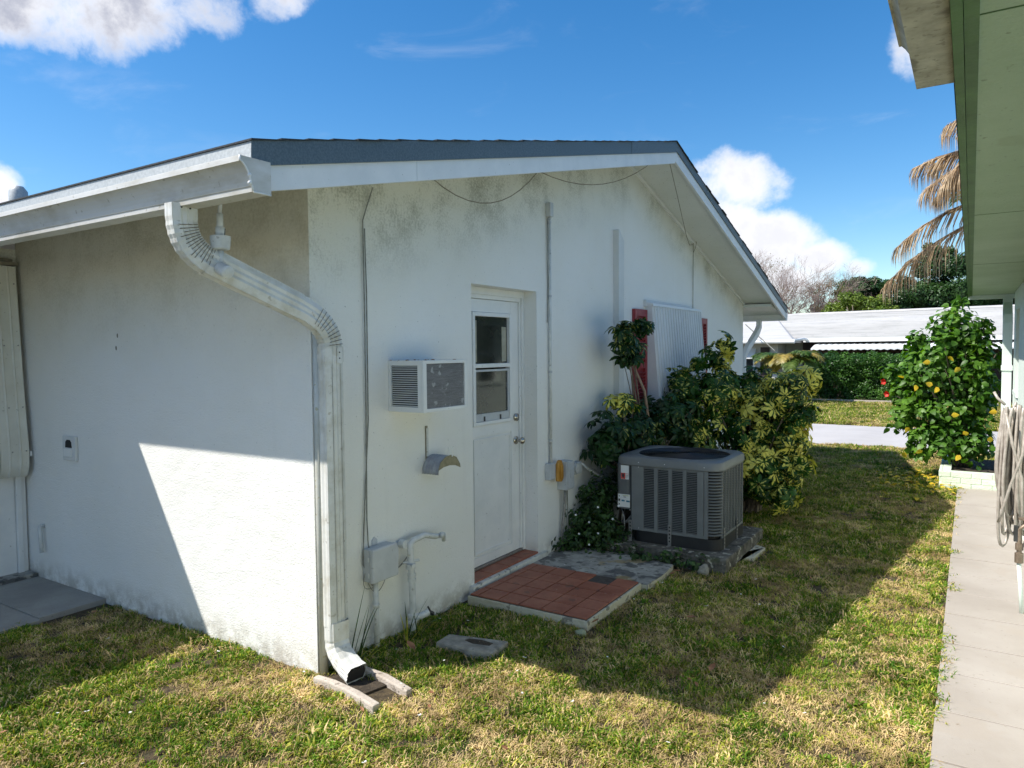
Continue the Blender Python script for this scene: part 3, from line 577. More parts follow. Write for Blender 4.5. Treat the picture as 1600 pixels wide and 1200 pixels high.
# tiled stoop slab
TS = thing('tiled_stoop', 'low concrete stoop paved with square red terracotta tiles below the white door', 'stoop', (0.05, 1.25, 0))
MB().box(0, 0.885, 0, 0.835, -0.06, 0.058).build('slab', M['concrete_edge'], TS, bevel=0.004)
MB().box(0.012, 0.872, 0.012, 0.823, 0.0585, 0.0625).build('grout', M['grout'], TS)
proto = MB().box(0, 0.153, 0, 0.154, 0, 0.009).build('tile', M['terracotta'], TS, bevel=0.0018)
first = True
cols = [(0.014, 0.055)]+[(0.074+i*0.1605, 0.1565) for i in range(5)]
for ci, (x0, wd) in enumerate(cols):
    for r in range(5):
        if ci == 4 and r == 4: continue      # broken tile, filled with mortar
        mm = Matrix.Translation((x0, 0.016+r*0.1615, 0.0605+rng.uniform(-0.0006, 0.0014))) @ Matrix.Rotation(rng.uniform(-0.004, 0.004), 4, 'Z') @ Matrix.Diagonal((wd/0.1565, 1, 1, 1))
        if first: proto.matrix_basis = mm; first = False
        else: share(proto, 'tile', TS, mm)
MB().prism([(0.0, 0.0), (0.085, 0.0), (0.05, 0.06), (0.02, 0.1), (0.0, 0.155)], 'z', 0, 0.009).build('broken_tile', M['terracotta'], TS, loc=(0.716, 0.662, 0.0605))
# old concrete slab
g = MB(); g.prism([(0.0, 0.0), (0.965, 0.0), (0.975, 0.30), (0.955, 0.54), (0.5, 0.62), (0.0, 0.64)], 'z', -0.05, 0.052)
g.mi[:6] = [1]*6
og = g.build('old_slab', [M['concrete'], M['concrete_edge']], bevel=0.006, loc=(0.012, 2.095, 0)); tag(og, 'blackened and rust stained grey concrete slab between the red tiles and the condenser', 'concrete slab')

# ------------------------------------------------------------------ window awning + shutters (house parts)
AW = bpy.data.objects.new('window_awning', None); COL.objects.link(AW); AW.parent = H
def apt(y, t):   # sloping sheet: t=0 top .. 1 bottom
    return Vector((0.075+0.085*t, y, 2.135-1.05*t))
ya, yb = 4.46, 5.98; n = 76; mb = MB(); vs = []; fs = []
nn = n*4
for t in (0.0, 0.34, 0.67, 1.0):
    for i in range(nn+1):
        y = ya+(yb-ya)*i/nn; k = i % 4; off = 0.014 if k in (1, 2) else 0.0
        p = apt(y, t); vs.append((p.x+off, p.y, p.z))
for r in range(3):
    for i in range(nn): fs.append((r*(nn+1)+i, r*(nn+1)+i+1, (r+1)*(nn+1)+i+1, (r+1)*(nn+1)+i))
mb.add(vs, fs); mb.build('ribbed_panel', M['awning_white'], AW)
prb = None
for i in range(20):
    yy = ya+0.012+(yb-ya-0.03)*i/19; a0 = apt(yy, 0.01); a1 = apt(yy, 0.995)
    if prb is None: prb = MB().hexa([(a0.x+0.012, 0, a0.z), (a0.x+0.024, 0, a0.z), (a0.x+0.024, 0.007, a0.z), (a0.x+0.012, 0.007, a0.z), (a1.x+0.012, 0, a1.z), (a1.x+0.026, 0, a1.z), (a1.x+0.026, 0.007, a1.z), (a1.x+0.012, 0.007, a1.z)]).build('rib', M['white_paint'], AW); prb.location = (0, yy, 0)
    else: share(prb, 'rib', AW, Matrix.Translation((0, yy, 0)))
MB().hexa([(0.03, ya-0.03, 2.13), (0.10, ya-0.03, 2.125), (0.10, yb+0.03, 2.125), (0.03, yb+0.03, 2.13), (0.03, ya-0.03, 2.165), (0.095, ya-0.03, 2.15), (0.095, yb+0.03, 2.15), (0.03, yb+0.03, 2.165)]).build('head_rail', M['awning_white'], AW)
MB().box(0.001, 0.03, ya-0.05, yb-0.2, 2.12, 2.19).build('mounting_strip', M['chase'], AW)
sidep = MB(); sidep.prism([(0.001, 2.13), (0.078, 2.13), (0.164, 1.09), (0.001, 1.09)], 'y', ya-0.012, ya-0.004)
sidep.build('side_panel', M['awning_white'], AW)
MB().tube([(0.02, ya-0.04, 1.0), (0.32, ya-0.012, 1.05)], 0.012, 8).sphere((0.05, ya-0.05, 1.05), 0.035, 12).build('brace_arm', M['white_paint'], AW, smooth=True)
WN = MB().box(0.0, 0.018, ya+0.05, yb-0.05, 1.0, 2.1).build('window', M['glass'], H)
MB().box(0.018, 0.03, ya+0.02, ya+0.09, 1.0, 2.1).box(0.018, 0.03, yb-0.09, yb-0.02, 1.0, 2.1).box(0.018, 0.03, ya+0.09, yb-0.09, 1.52, 1.57).build('frame', M['white_paint'], WN)
def shutter(y0, y1, z0, z1):
    S = bpy.data.objects.new('shutter', None); COL.objects.link(S); S.parent = H; S.location = (0.002, y0, z0); wd = y1-y0; hh = z1-z0
    MB().box(0, 0.035, 0, 0.05, 0, hh).box(0, 0.035, wd-0.05, wd, 0, hh).box(0, 0.035, 0.05, wd-0.05, 0, 0.07).box(0, 0.035, 0.05, wd-0.05, hh-0.07, hh).box(0, 0.034, 0.05, wd-0.05, hh*0.46, hh*0.46+0.06).build('frame', M['red'], S, bevel=0.002)
    MB().box(0, 0.008, 0.05, wd-0.05, 0.07, hh-0.07).build('backing', M['red'], S)
    pr_ = None; z = 0.085
    while z < hh-0.09:
        if not (hh*0.46-0.035 < z < hh*0.46+0.07):
            mm = Matrix.Translation((0.02, 0.051, z)) @ Matrix.Rotation(math.radians(-38), 4, 'Y')
            if pr_ is None: pr_ = MB().box(-0.016, 0.016, 0, wd-0.102, -0.003, 0.003).build('slat', M['red'], S); pr_.matrix_basis = mm
            else: share(pr_, 'slat', S, mm)
        z += 0.034
shutter(4.115, 4.43, 0.98, 2.085); shutter(6.06, 6.42, 0.98, 2.06)
# raised chase / pilaster beside shutters
MB().prism([(3.68, 0.62), (3.80, 0.62), (3.80, 2.71), (3.70, 2.80), (3.68, 2.80)], 'x', 0.0, 0.055).build('chase', M['chase'], H)  # slightly greyer than the wall beside it
# ------------------------------------------------------------------ wing: awning shutter, door below, step
A2 = bpy.data.objects.new('awning_shutter', None); COL.objects.link(A2); A2.parent = H
prof = [(-3.125, 2.33), (-3.085, 2.33), (-3.03, 1.5), (-2.985, 0.98)]
for k_ in range(1, 9):
    a = PI*k_/9; prof.append((-3.055+0.07*math.cos(a), 0.93-0.13*math.sin(a)*1.1))
prof.append((-3.13, 0.86))
yw = [-0.028, -0.034, -0.062, -0.068, -0.098, -0.104]; 
pn = None
for j in range(7):
    y1_ = -0.03-0.19*j; y0_ = y1_-0.187
    segs = [(y1_, 0), (y1_-0.008, 0.012), (y1_-0.05, 0.0), (y1_-0.056, 0.009), (y1_-0.064, 0.0), (y1_-0.12, 0.0), (y1_-0.126, 0.009), (y1_-0.134, 0.0), (y0_, 0)]
    mb = MB(); vs = []; fs = []
    for (yy, of) in segs:
        for (x, z) in prof: vs.append((x+of, yy, z-of*0.4))
    q = len(prof)
    for i in range(len(segs)-1):
        for k_ in range(q-1): fs.append((i*q+k_, i*q+k_+1, (i+1)*q+k_+1, (i+1)*q+k_))
    mb.add(vs, fs); mb.build('ribbed_panel', M['awning_cream'], A2, auto=True)
mb = MB()
for j in range(3):
    for z in (2.2, 1.75, 1.3, 0.98):
        x = -3.085+(2.33-z)/0.83*0.055 if z > 1.5 else -3.03+(1.5-z)/0.52*0.045
        mb.sphere((x+0.012, -0.055-0.09*j, z), 0.006, 6)
mb.build('rivet', M['steel'], A2)['kind'] = 'stuff'
MB().box(-3.15, -3.07, -1.3, -0.02, 2.335, 2.36).tube([(-3.12, -1.3, 2.385), (-3.10, -0.6, 2.40), (-3.09, -0.05, 2.37)], 0.012, 7).build('hinge_rail', M['ds_dark'], A2)
MB().box(-3.06, -2.985, -0.026, -0.012, 0.935, 0.975).build('latch', M['white_paint'], A2)
D2 = bpy.data.objects.new('side_door', None); COL.objects.link(D2); D2.parent = H
MB().box(-3.15, -3.12, -0.9, -0.085, 0.06, 2.1).build('door_leaf', M['white_paint'], D2)
MB().box(-3.15, -3.095, -0.082, -0.045, 0.06, 2.1).box(-3.15, -3.11, -0.04, -0.012, 0.06, 2.1).build('door_frame', M['white_paint'], D2, bevel=0.003)
MB().box(-3.12, -3.113, -0.9, -0.2, 0.25, 0.262).box(-3.12, -3.113, -0.212, -0.2, 0.262, 0.7).build('moulding', M['white_paint'], D2)
MB().box(-3.15, -2.98, -1.0, -0.01, 0.036, 0.062).build('sill', M['concrete'], D2)
# wall outlets on the side wall
sv = thing('wall_vent', 'small square white vent cover with a dark notch on the shaded left wall', 'vent', (-2.43, -0.001, 1.03))
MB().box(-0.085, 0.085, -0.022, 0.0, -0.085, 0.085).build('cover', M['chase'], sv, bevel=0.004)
MB().prism([(-0.045, 0.005), (0.045, 0.005), (0.04, 0.045), (0.02, 0.06), (-0.02, 0.06), (-0.04, 0.045)], 'y', -0.0235, -0.0222).build('opening', M['vent_dark'], sv)
MB().box(-0.05, 0.05, -0.034, -0.0222, -0.055, -0.005).build('flap', M['white_paint'], sv, bevel=0.002)
sp_ = MB().tube([(-2.87, 0.0, 0.43), (-2.87, -0.03, 0.43), (-2.865, -0.035, 0.41), (-2.845, -0.035, 0.24)], 0.014, 8).build('pipe_stub', M['pipe_white'], smooth=True)
tag(sp_, 'short bent white drain pipe stub low on the shaded left wall', 'pipe')
mk = MB()
for (x, z) in ((-1.8, 1.8), (-1.82, 1.72)): mk.sphere((x, -0.002, z), 0.012, 6, sq=(0.7, 0.2, 1.3))
tag(mk.build('screw_plugs', M['ds_dark']), 'two small dark screw holes in the plaster of the left wall', 'screws').name = 'screw_hole'

# lamp holder with conduit under the eave
LH = thing('lamp_holder', 'white round lamp holder on a pipe hanging under the left eave, bulb missing', 'lamp holder', (0.015, -0.52, 2.10))
MB().tube([(0.01, 0.0, 0.27), (0.0, 0, 0.20)], 0.009, 8).tube([(0, 0, 0.20), (0, 0, 0.12)], 0.014, 10).tube([(0, 0, 0.14), (0, 0, 0.1)], 0.02, 10).build('conduit', M['pipe_white'], LH, smooth=True)
MB().tube([(0, 0, 0.10), (0, 0, 0.085), (0, 0, 0.045), (0, 0, 0.04)], [0.044, 0.044, 0.040, 0.034], 18).build('box', M['pipe_white'], LH, auto=True)
MB().tube([(0, 0, 0.04), (0, 0, -0.03)], 0.014, 10).sphere((0.003, -0.01, -0.035), 0.02, 10).build('swivel', M['pipe_white'], LH, smooth=True)
MB().tube([(0, -0.01, -0.03), (0.02, -0.015, -0.045), (0.075, -0.02, -0.066), (0.08, -0.02, -0.068)], [0.016, 0.030, 0.030, 0.022], 16).build('socket', M['pipe_white'], LH, auto=True)
MB().tube([(0.032, 0, 0.10), (0.036, 0, 0.13)], 0.002, 5).tube([(-0.032, 0.01, 0.10), (-0.036, 0, 0.12)], 0.002, 5).build('loose_wire', M['print_dark'], LH)

# ------------------------------------------------------------------ window air conditioner through the wall
AC1 = thing('window_air_conditioner', 'white boxed window air conditioner with louvred side jutting from the wall beside the door', 'air conditioner', (0, 0.57, 1.335))
X1 = 0.25; wd, hh = 0.42, 0.295
cs = MB(); cs.box(0.001, X1, 0, 0.012, 0, 0.03).box(0.001, X1, 0, 0.012, hh-0.03, hh).box(0.001, 0.022, 0, 0.012, 0.03, hh-0.03).box(X1-0.03, X1, 0, 0.012, 0.03, hh-0.03)
cs.box(0.001, X1, wd-0.012, wd, 0, hh).box(0.001, X1+0.004, 0.012, wd-0.012, hh-0.012, hh).box(0.001, X1, 0.012, wd-0.012, 0, 0.012)
cs.build('case', M['white_paint'], AC1, bevel=0.002)
MB().box(0.022, X1-0.03, 0.013, 0.02, 0.03, hh-0.03).build('inner_shell', M['vent_dark'], AC1)
pr_ = None
for i in range(19):
    mm = Matrix.Translation((0.022, 0.006, 0.036+i*0.0124)) @ Matrix.Rotation(math.radians(20), 4, 'X')
    if pr_ is None: pr_ = MB().box(0, X1-0.052, -0.006, 0.004, -0.0012, 0.0012).build('louvre', M['white_paint'], AC1); pr_.matrix_basis = mm
    else: share(pr_, 'louvre', AC1, mm)
f_ = MB(); f_.box(X1+0.001, X1+0.014, 0, 0.03, 0, hh).box(X1+0.001, X1+0.014, wd-0.03, wd, 0, hh).box(X1+0.001, X1+0.014, 0.03, wd-0.03, 0, 0.02).box(X1+0.001, X1+0.014, 0.03, wd-0.03, hh-0.02, hh)
f_.build('face_frame', M['white_paint'], AC1, bevel=0.002)
mb = MB()
for i in range(52): z = 0.021+i*0.00485; mb.box(X1-0.004, X1+0.006+0.001*rng.random(), 0.031, wd-0.031, z, z+0.003)
o = mb.build('coil_fins', M['fin'], AC1); o['kind'] = 'stuff'
MB().box(X1-0.02, X1-0.006, 0.031, wd-0.031, 0.021, hh-0.021).build('coil', M['vent_dark'], AC1)
mb = MB()
for i in range(26): mb.box(0.01+rng.uniform(0, 0.23), 0, 0, 0, 0, 0) if False else mb.sphere((rng.uniform(0.01, 0.24), rng.uniform(0.0, 0.38), hh+0.001), rng.uniform(0.004, 0.010), 5, sq=(1, 1.4, 0.35))
o = mb.build('debris', M['leaf_brown'], AC1); o['kind'] = 'stuff'

# hose hanger
HH = thing('hose_hanger', 'empty metal garden hose hanger with ribbed curved saddle on the wall below the air conditioner', 'hose hanger', (0, 0.96, 0.99))
mb = MB(); vs = []; fs = []
nx, na = 6, 12
for i in range(nx*3+1):
    x = 0.005+0.13*i/(nx*3); rr = 0.098+(0.007 if i % 3 == 0 else 0.0)
    for k_ in range(na+1):
        a = math.radians(180-118*k_/na); vs.append((x, math.cos(a)*rr, math.sin(a)*rr-0.06))
for i in range(nx*3):
    for k_ in range(na): fs.append((i*(na+1)+k_, i*(na+1)+k_+1, (i+1)*(na+1)+k_+1, (i+1)*(na+1)+k_))
mb.add(vs, fs); o = mb.build('saddle', M['holder_blue'], HH, auto=True)
sm = o.modifiers.new('solid', 'SOLIDIFY'); sm.thickness = 0.004
MB().prism([(-0.11, -0.03), (-0.09, 0.015), (-0.04, 0.045), (0.02, 0.05), (0.07, 0.03), (0.105, -0.015), (0.11, -0.04), (0.06, -0.02), (0, -0.012), (-0.06, -0.016)], 'x', 0.137, 0.141).build('end_plate', M['holder_tan'], HH)
MB().tube([(0.130, 0.0, 0.04), (0.134, 0.0, 0.10)], 0.004, 6).tube([(0.145, 0.02, 0.04), (0.149, 0.02, 0.10)], 0.004, 6).build('prong', M['white_paint'], HH)
MB().box(0.001, 0.006, -0.065, -0.045, 0.02, 0.23).build('back_strap', M['ds_dark'], HH)
MB().box(0.0062, 0.009, -0.06, -0.042, 0.04, 0.215).build('strap_cover', M['pipe_white'], HH)

# ------------------------------------------------------------------ junction box with stand pipe
JB = thing('junction_box', 'light grey plastic utility box with rounded lid on a conduit near the downspout', 'utility box', (0.0, 0.335, 0.40))
MB().prism([(0.0, 0.0), (0.20, 0.0), (0.205, 0.14), (0.195, 0.185), (0.0, 0.185)], 'x', 0.001, 0.055).build('box', M['box_grey'], JB, bevel=0.006)
MB().prism([(-0.004, -0.004), (0.208, -0.004), (0.212, 0.14), (0.20, 0.19), (-0.004, 0.19)], 'x', 0.0555, 0.085).build('lid', M['box_grey'], JB, bevel=0.01)
for zz in (0.03, 0.12): MB().box(0.05, 0.06, -0.009, -0.0045, zz, zz+0.025).build('clip', M['pipe_white'], JB)
MB().prism([(0.075, 0.186), (0.115, 0.186), (0.115, 0.215), (0.095, 0.232), (0.075, 0.215)], 'x', 0.001, 0.008).build('mounting_ear', M['box_grey'], JB)
MB().prism([(0.213, 0.09), (0.235, 0.10), (0.235, 0.13), (0.213, 0.135)], 'x', 0.02, 0.04).build('hasp', M['steel'], JB)
MB().tube([(0.04, 0.065, -0.42), (0.038, 0.065, -0.2), (0.035, 0.065, -0.001)], 0.016, 10).tube([(0.037, 0.065, -0.16), (0.037, 0.065, -0.13)], 0.019, 10).build('conduit', M['pipe_white'], JB, smooth=True)
MB().tube(bez((0.02, 0.02, -0.005), (0.05, 0.06, -0.14), (0.03, 0.16, -0.005), 10), 0.0022, 5).tube(bez((0.03, 0.12, -0.004), (0.04, 0.24, -0.01), (0.02, 0.36, 0.06), 10), 0.004, 5).tube(bez((0.02, 0.0, 0.05), (0.03, -0.06, -0.06), (0.03, 0.08, -0.04), 8), 0.002, 5).build('cable', M['wire'], JB)

# stand pipe with spigot
SP = thing('spigot_pipe', 'painted water riser with valve and bent spigot arm standing against the wall', 'water pipe', (0.07, 0.66, 0))
q = MB().tube([(0, 0.02, -0.05), (0, 0.015, 0.2), (0, 0, 0.52)], 0.021, 12)
for z in (0.08, 0.115, 0.33, 0.36): q.tube([(0, 0.01, z-0.008), (0, 0.01, z+0.008)], 0.026, 12)
q.build('riser', M['pipe_white'], SP, smooth=False, auto=True)
MB().tube([(0, 0, 0.48), (0, 0.0, 0.545), (0.0, 0.03, 0.562), (0.01, 0.12, 0.575), (0.02, 0.22, 0.545), (0.02, 0.28, 0.545)], [0.02, 0.02, 0.019, 0.018, 0.016, 0.016], 10).build('arm', M['pipe_white'], SP, smooth=True)
MB().tube([(0.02, 0.27, 0.545), (0.02, 0.29, 0.545), (0.02, 0.295, 0.50)], 0.014, 8).tube([(0.04, 0.25, 0.55), (0.055, 0.25, 0.55)], 0.02, 8).build('spout', M['pipe_white'], SP, smooth=True)
MB().tube([(0, 0, 0.40), (0, 0, 0.43)], 0.03, 10).tube([(-0.02, -0.045, 0.44), (0.02, 0.055, 0.44)], 0.008, 6).tube([(0.03, -0.02, 0.43), (0.05, -0.03, 0.43)], 0.012, 8).build('valve', M['pipe_white'], SP, auto=True)
MB().tube([(-0.05, -0.03, 0.55), (-0.01, -0.03, 0.55)], 0.025, 10).build('cap', M['pipe_white'], SP, auto=True)
MB().tube([(0, 0.01, 0.10), (0.03, 0.06, 0.105), (0.05, 0.10, 0.12)], 0.02, 8).build('hose_bib', M['pipe_white'], SP, smooth=True)
MB().tube([(0.05, 0.10, 0.12), (0.06, 0.13, 0.10)], 0.014, 6).tube([(0.045, 0.10, 0.15), (0.06, 0.12, 0.10)], 0.006, 6).build('bib_handle', M['print_dark'], SP)

# wires at the left of the wall
def wire(name, label, runs, r=0.0035, mat=None):
    mb = MB()
    for p in runs: mb.tube(p, r, 5)
    o = mb.build(name, mat or M['wire']); return tag(o, label, 'wire')
wire('wall_cable', 'pair of thin grey cables running down the wall into the utility box', [
    [(0.012, 0.375, 2.40), (0.014, 0.375, 1.9), (0.012, 0.372, 1.2), (0.012, 0.365, 0.75), (0.014, 0.37, 0.6), (0.02, 0.40, 0.5)],
    [(0.010, 0.39, 2.36), (0.012, 0.395, 2.0), (0.01, 0.392, 1.3), (0.012, 0.34, 0.7), (0.012, 0.33, 0.50), (0.03, 0.38, 0.37)],
    [(0.03, 0.44, 2.59), (0.015, 0.40, 2.47), (0.012, 0.375, 2.40)]], 0.0038)
def sag(a, b, s, n=10):
    a = Vector(a); b = Vector(b); return [a.lerp(b, t)-Vector((0, 0, s*4*t*(1-t))) for t in [i/n for i in range(n+1)]]
wire('eave_wire', 'thin dark wire sagging in loops below the rake near the ridge', [sag((0.1, 0.85, ztop(0.85)-0.14), (0.06, 2.2, ztop(2.2)-0.15), 0.20), sag((0.06, 2.2, ztop(2.2)-0.15), (0.3, 3.95, ztop(3.95)-0.14), 0.16), [(0.3, 3.95, ztop(3.95)-0.14), (0.42, 3.99, ztop(3.99)-0.15)],
    [(0.41, 4.03, 3.47), (0.30, 4.6, 3.20), (0.06, 5.55, 2.98), (0.03, 5.75, 2.90), (0.02, 5.92, 2.93)]], 0.0035, M['ds_dark'])
wire('drop_wire', 'straight thin wire dropping from the soffit to the ribbed window awning', [[(0.015, 5.93, 3.02), (0.012, 5.93, 2.17)], bez((0.015, 5.93, 3.02), (0.05, 6.04, 2.98), (0.015, 5.94, 2.84), 6)], 0.004, M['ds_dark'])
# conduit on wall right of the door
CD = thing('wall_conduit', 'long thin vertical conduit with a small box at its top, right of the door', 'conduit', (0, 2.44, 0))
MB().tube([(0.018, 0, 0.78), (0.018, 0, 2.74)], 0.012, 8).build('tube', M['pipe_white'], CD, smooth=True)
MB().box(0.001, 0.045, -0.03, 0.02, 2.73, 2.84).build('box', M['box_grey'], CD, bevel=0.003)
MB().tube([(0.012, -0.022, 2.72), (0.012, -0.03, 2.4), (0.01, -0.012, 2.2), (0.01, -0.03, 1.9)], 0.003, 5).build('cable', M['wire'], CD)
mb = MB()
for z in (2.68, 2.1, 1.5, 0.95): mb.tube([(0.018, 0, z), (0.018, 0, z+0.018)], 0.0155, 8)
mb.build('coupling', M['box_grey'], CD)
OB = thing('outlet_box', 'narrow grey electrical outlet box with open amber flap cover right of the door', 'electrical box', (0, 2.40, 0.62))
MB().box(0.001, 0.05, -0.03, 0.055, 0.03, 0.16).build('box', M['box_grey'], OB, bevel=0.004)
MB().prism([(0.055, 0.01), (0.125, 0.0), (0.15, 0.03), (0.15, 0.125), (0.12, 0.175), (0.085, 0.18), (0.055, 0.15)], 'x', 0.05, 0.075).build('flap_cover', M['amber'], OB, bevel=0.006)
MB().prism([(0.085, 0.03), (0.12, 0.025), (0.125, 0.13), (0.105, 0.145), (0.085, 0.13)], 'x', 0.0752, 0.085).build('flap_rib', M['amber'], OB, bevel=0.003)
DB = thing('disconnect_box', 'grey electrical disconnect box with conduit below, nearest the weeds', 'electrical box', (0, 2.57, 0.54))
MB().box(0.001, 0.09, 0.0, 0.12, 0.0, 0.235).build('box', M['box_grey'], DB, bevel=0.004)
MB().box(0.0905, 0.1, 0.01, 0.115, 0.012, 0.225).build('cover', M['box_grey'], DB, bevel=0.003)
MB().box(0.1002, 0.108, 0.045, 0.10, 0.10, 0.17).build('handle', M['box_grey'], DB, bevel=0.003)
MB().tube([(0.045, 0.05, 0.0), (0.045, 0.05, -0.1), (0.03, 0.035, -0.3), (0.03, 0.04, -0.5)], 0.012, 8).build('conduit', M['steel'], DB, smooth=True)
MB().tube([(0.05, 0.08, 0.0), (0.05, 0.085, -0.18), (0.05, 0.09, -0.42)], 0.006, 6).build('cable', M['wire'], DB)
RB = thing('round_outlet', 'small grey weatherproof box with white spout on the wall beside the disconnect box', 'electrical box', (0, 2.78, 0.60))
MB().box(0.001, 0.05, 0.02, 0.14, 0.03, 0.13).build('box', M['box_grey'], RB, bevel=0.006)
MB().tube([(0.02, 0.0, 0.09), (0.08, 0.0, 0.09)], 0.035, 14).build('round_cover', M['pipe_white'], RB, auto=True)
MB().tube([(0.05, 0.14, 0.11), (0.06, 0.22, 0.06), (0.1, 0.36, -0.02), (0.2, 0.5, -0.1)], 0.011, 8).build('flex_conduit', M['pipe_white'], RB, smooth=True)

# ------------------------------------------------------------------ things on the ground by the wall
sb = thing('splash_block', 'pinkish concrete splash block with two raised rims under the downspout', 'splash block', (0.06, 0.0, 0))
q = MB()
q.prism([(0.0, -0.09), (0.12, -0.085), (0.3, -0.11), (0.47, -0.15), (0.475, -0.105), (0.3, -0.065), (0.12, -0.045), (0.0, -0.05)], 'z', -0.02, 0.040)
q.build('rim', M['splash'], sb, bevel=0.008)
MB().prism([(0.10, 0.11), (0.28, 0.10), (0.45, 0.06), (0.50, 0.05), (0.505, 0.09), (0.3, 0.145), (0.10, 0.155)], 'z', -0.02, 0.038).build('rim', M['splash'], sb, bevel=0.008)
MB().prism([(0.0, -0.05), (0.12, -0.045), (0.3, -0.065), (0.34, 0.09), (0.10, 0.11), (0.0, 0.11)], 'z', -0.02, 0.012).build('trough', M['soil'], sb)
gb = MB().prism([(0.33, 0.56), (0.69, 0.61), (0.675, 0.79), (0.32, 0.70)], 'z', -0.03, 0.05)
o = gb.build('stepping_stone', M['stone'], bevel=0.012); tag(o, 'worn grey concrete block with a dark hollow lying in the grass before the stoop', 'concrete block')
MB().prism([(0.46, 0.665), (0.52, 0.65), (0.62, 0.675), (0.62, 0.71), (0.54, 0.715), (0.47, 0.695)], 'z', 0.0502, 0.0525).build('hollow', M['soil'], o)
def rock(name, c, r, sq, mat, label):
    mb = MB(); mb.sphere((0, 0, 0), r, 12, sq=sq)
    mb.v = [tuple(Vector(v)*(1+0.13*math.sin(v[0]*91+v[1]*57)+0.08*math.cos(v[2]*120+v[0]*70))) for v in mb.v]
    o = mb.build(name, mat, smooth=True, loc=c); return tag(o, label, 'stone')
rock('stone', (1.19, 2.66, 0.03), 0.05, (1, 0.9, 1.0), M['stone'], 'pale grey rounded stone leaning against the corner of the condenser pad')
rock('stone', (0.93, 1.18, 0.01), 0.032, (1.2, 1, 0.8), pm('olive_stone', (0.25, 0.27, 0.16), (0.34, 0.36, 0.24), 20, 0.8), 'small olive green stone in the grass below the tiled stoop corner')

# ------------------------------------------------------------------ condenser on its pad
PD = MB(); 
px0, px1, py0, py1 = 0.36, 1.335, 2.74, 3.86
P8 = []
pd = MB().box(px0, px1, py0, py1, -0.05, 0.115)
pdo = pd.build('condenser_pad', M['pad'], bevel=0.012); tag(pdo, 'black stained rough concrete pad under the grey condenser', 'concrete pad')
mb = MB()
mb.prism([(1.20, 3.05), (1.42, 3.2), (1.43, 3.55), (1.336, 3.6), (1.336, 3.0)], 'z', -0.02, 0.03)
mb.build('footing', M['concrete_edge'], pdo, bevel=0.006)
AC = thing('condenser', 'square grey outdoor air conditioning condenser with louvred sides and round black fan grille', 'air conditioner', (0.0, 0.0, 0.115))
ux0, ux1, uy0, uy1 = 0.50, 1.235, 2.90, 3.66; zt = 0.63
def rrect(x0, x1, y0, y1, r, n=6, corners=(1, 1, 1, 1)):
    pts = []
    for (cx, cy, a0, on) in ((x1-r, y0+r, -90, corners[0]), (x1-r, y1-r, 0, corners[1]), (x0+r, y1-r, 90, corners[2]), (x0+r, y0+r, 180, corners[3])):
        for k_ in range(n+1):
            a = math.radians(a0+90*k_/n); pts.append((cx+r*math.cos(a), cy+r*math.sin(a)))
    return pts
MB().prism(rrect(ux0+0.012, ux1, uy0, uy1, 0.09), 'z', 0.0, 0.09).build('base_pan', M['ac_black'], AC, auto=True)
MB().prism(rrect(ux0+0.05, ux1-0.03, uy0+0.03, uy1-0.03, 0.08), 'z', 0.09, zt-0.02).build('coil', M['coil'], AC)
# frame posts of the louvred panels
fp = MB()
fr_y = uy0
for (a, b) in ((ux0+0.012, ux0+0.118), (ux0+0.206, ux0+0.238), (ux0+0.326, ux0+0.356), (ux0+0.444, ux0+0.474), (ux0+0.560, ux0+0.612), (ux0+0.616, ux0+0.645)): fp.box(a, b, fr_y, fr_y+0.016, 0.09, zt)
fp.box(ux0+0.012, ux1-0.09, fr_y+0.001, fr_y+0.015, 0.0905, 0.115); fp.box(ux0+0.012, ux1-0.09, fr_y+0.001, fr_y+0.015, zt-0.025, zt)
for (a, b) in ((uy0+0.085, uy0+0.10), (uy1-0.10, uy1-0.085)): fp.box(ux1-0.016, ux1, a, b, 0.09, zt)
for k_ in range(1, 7): y = uy0+0.10+k_*0.0805; fp.box(ux1-0.016, ux1, y-0.006, y+0.006, 0.09, zt)
fp.box(ux1-0.015, ux1-0.001, uy0+0.09, uy1-0.09, 0.0905, 0.11); fp.box(ux1-0.015, ux1-0.001, uy0+0.09, uy1-0.09, zt-0.02, zt)
fp.box(ux0+0.012, ux1-0.09, uy1-0.016, uy1, 0.09, zt); fp.box(ux0+0.012, ux0+0.028, uy0+0.016, uy1-0.016, 0.09, zt)
fp.build('frame', M['ac_grey'], AC, bevel=0.0015)
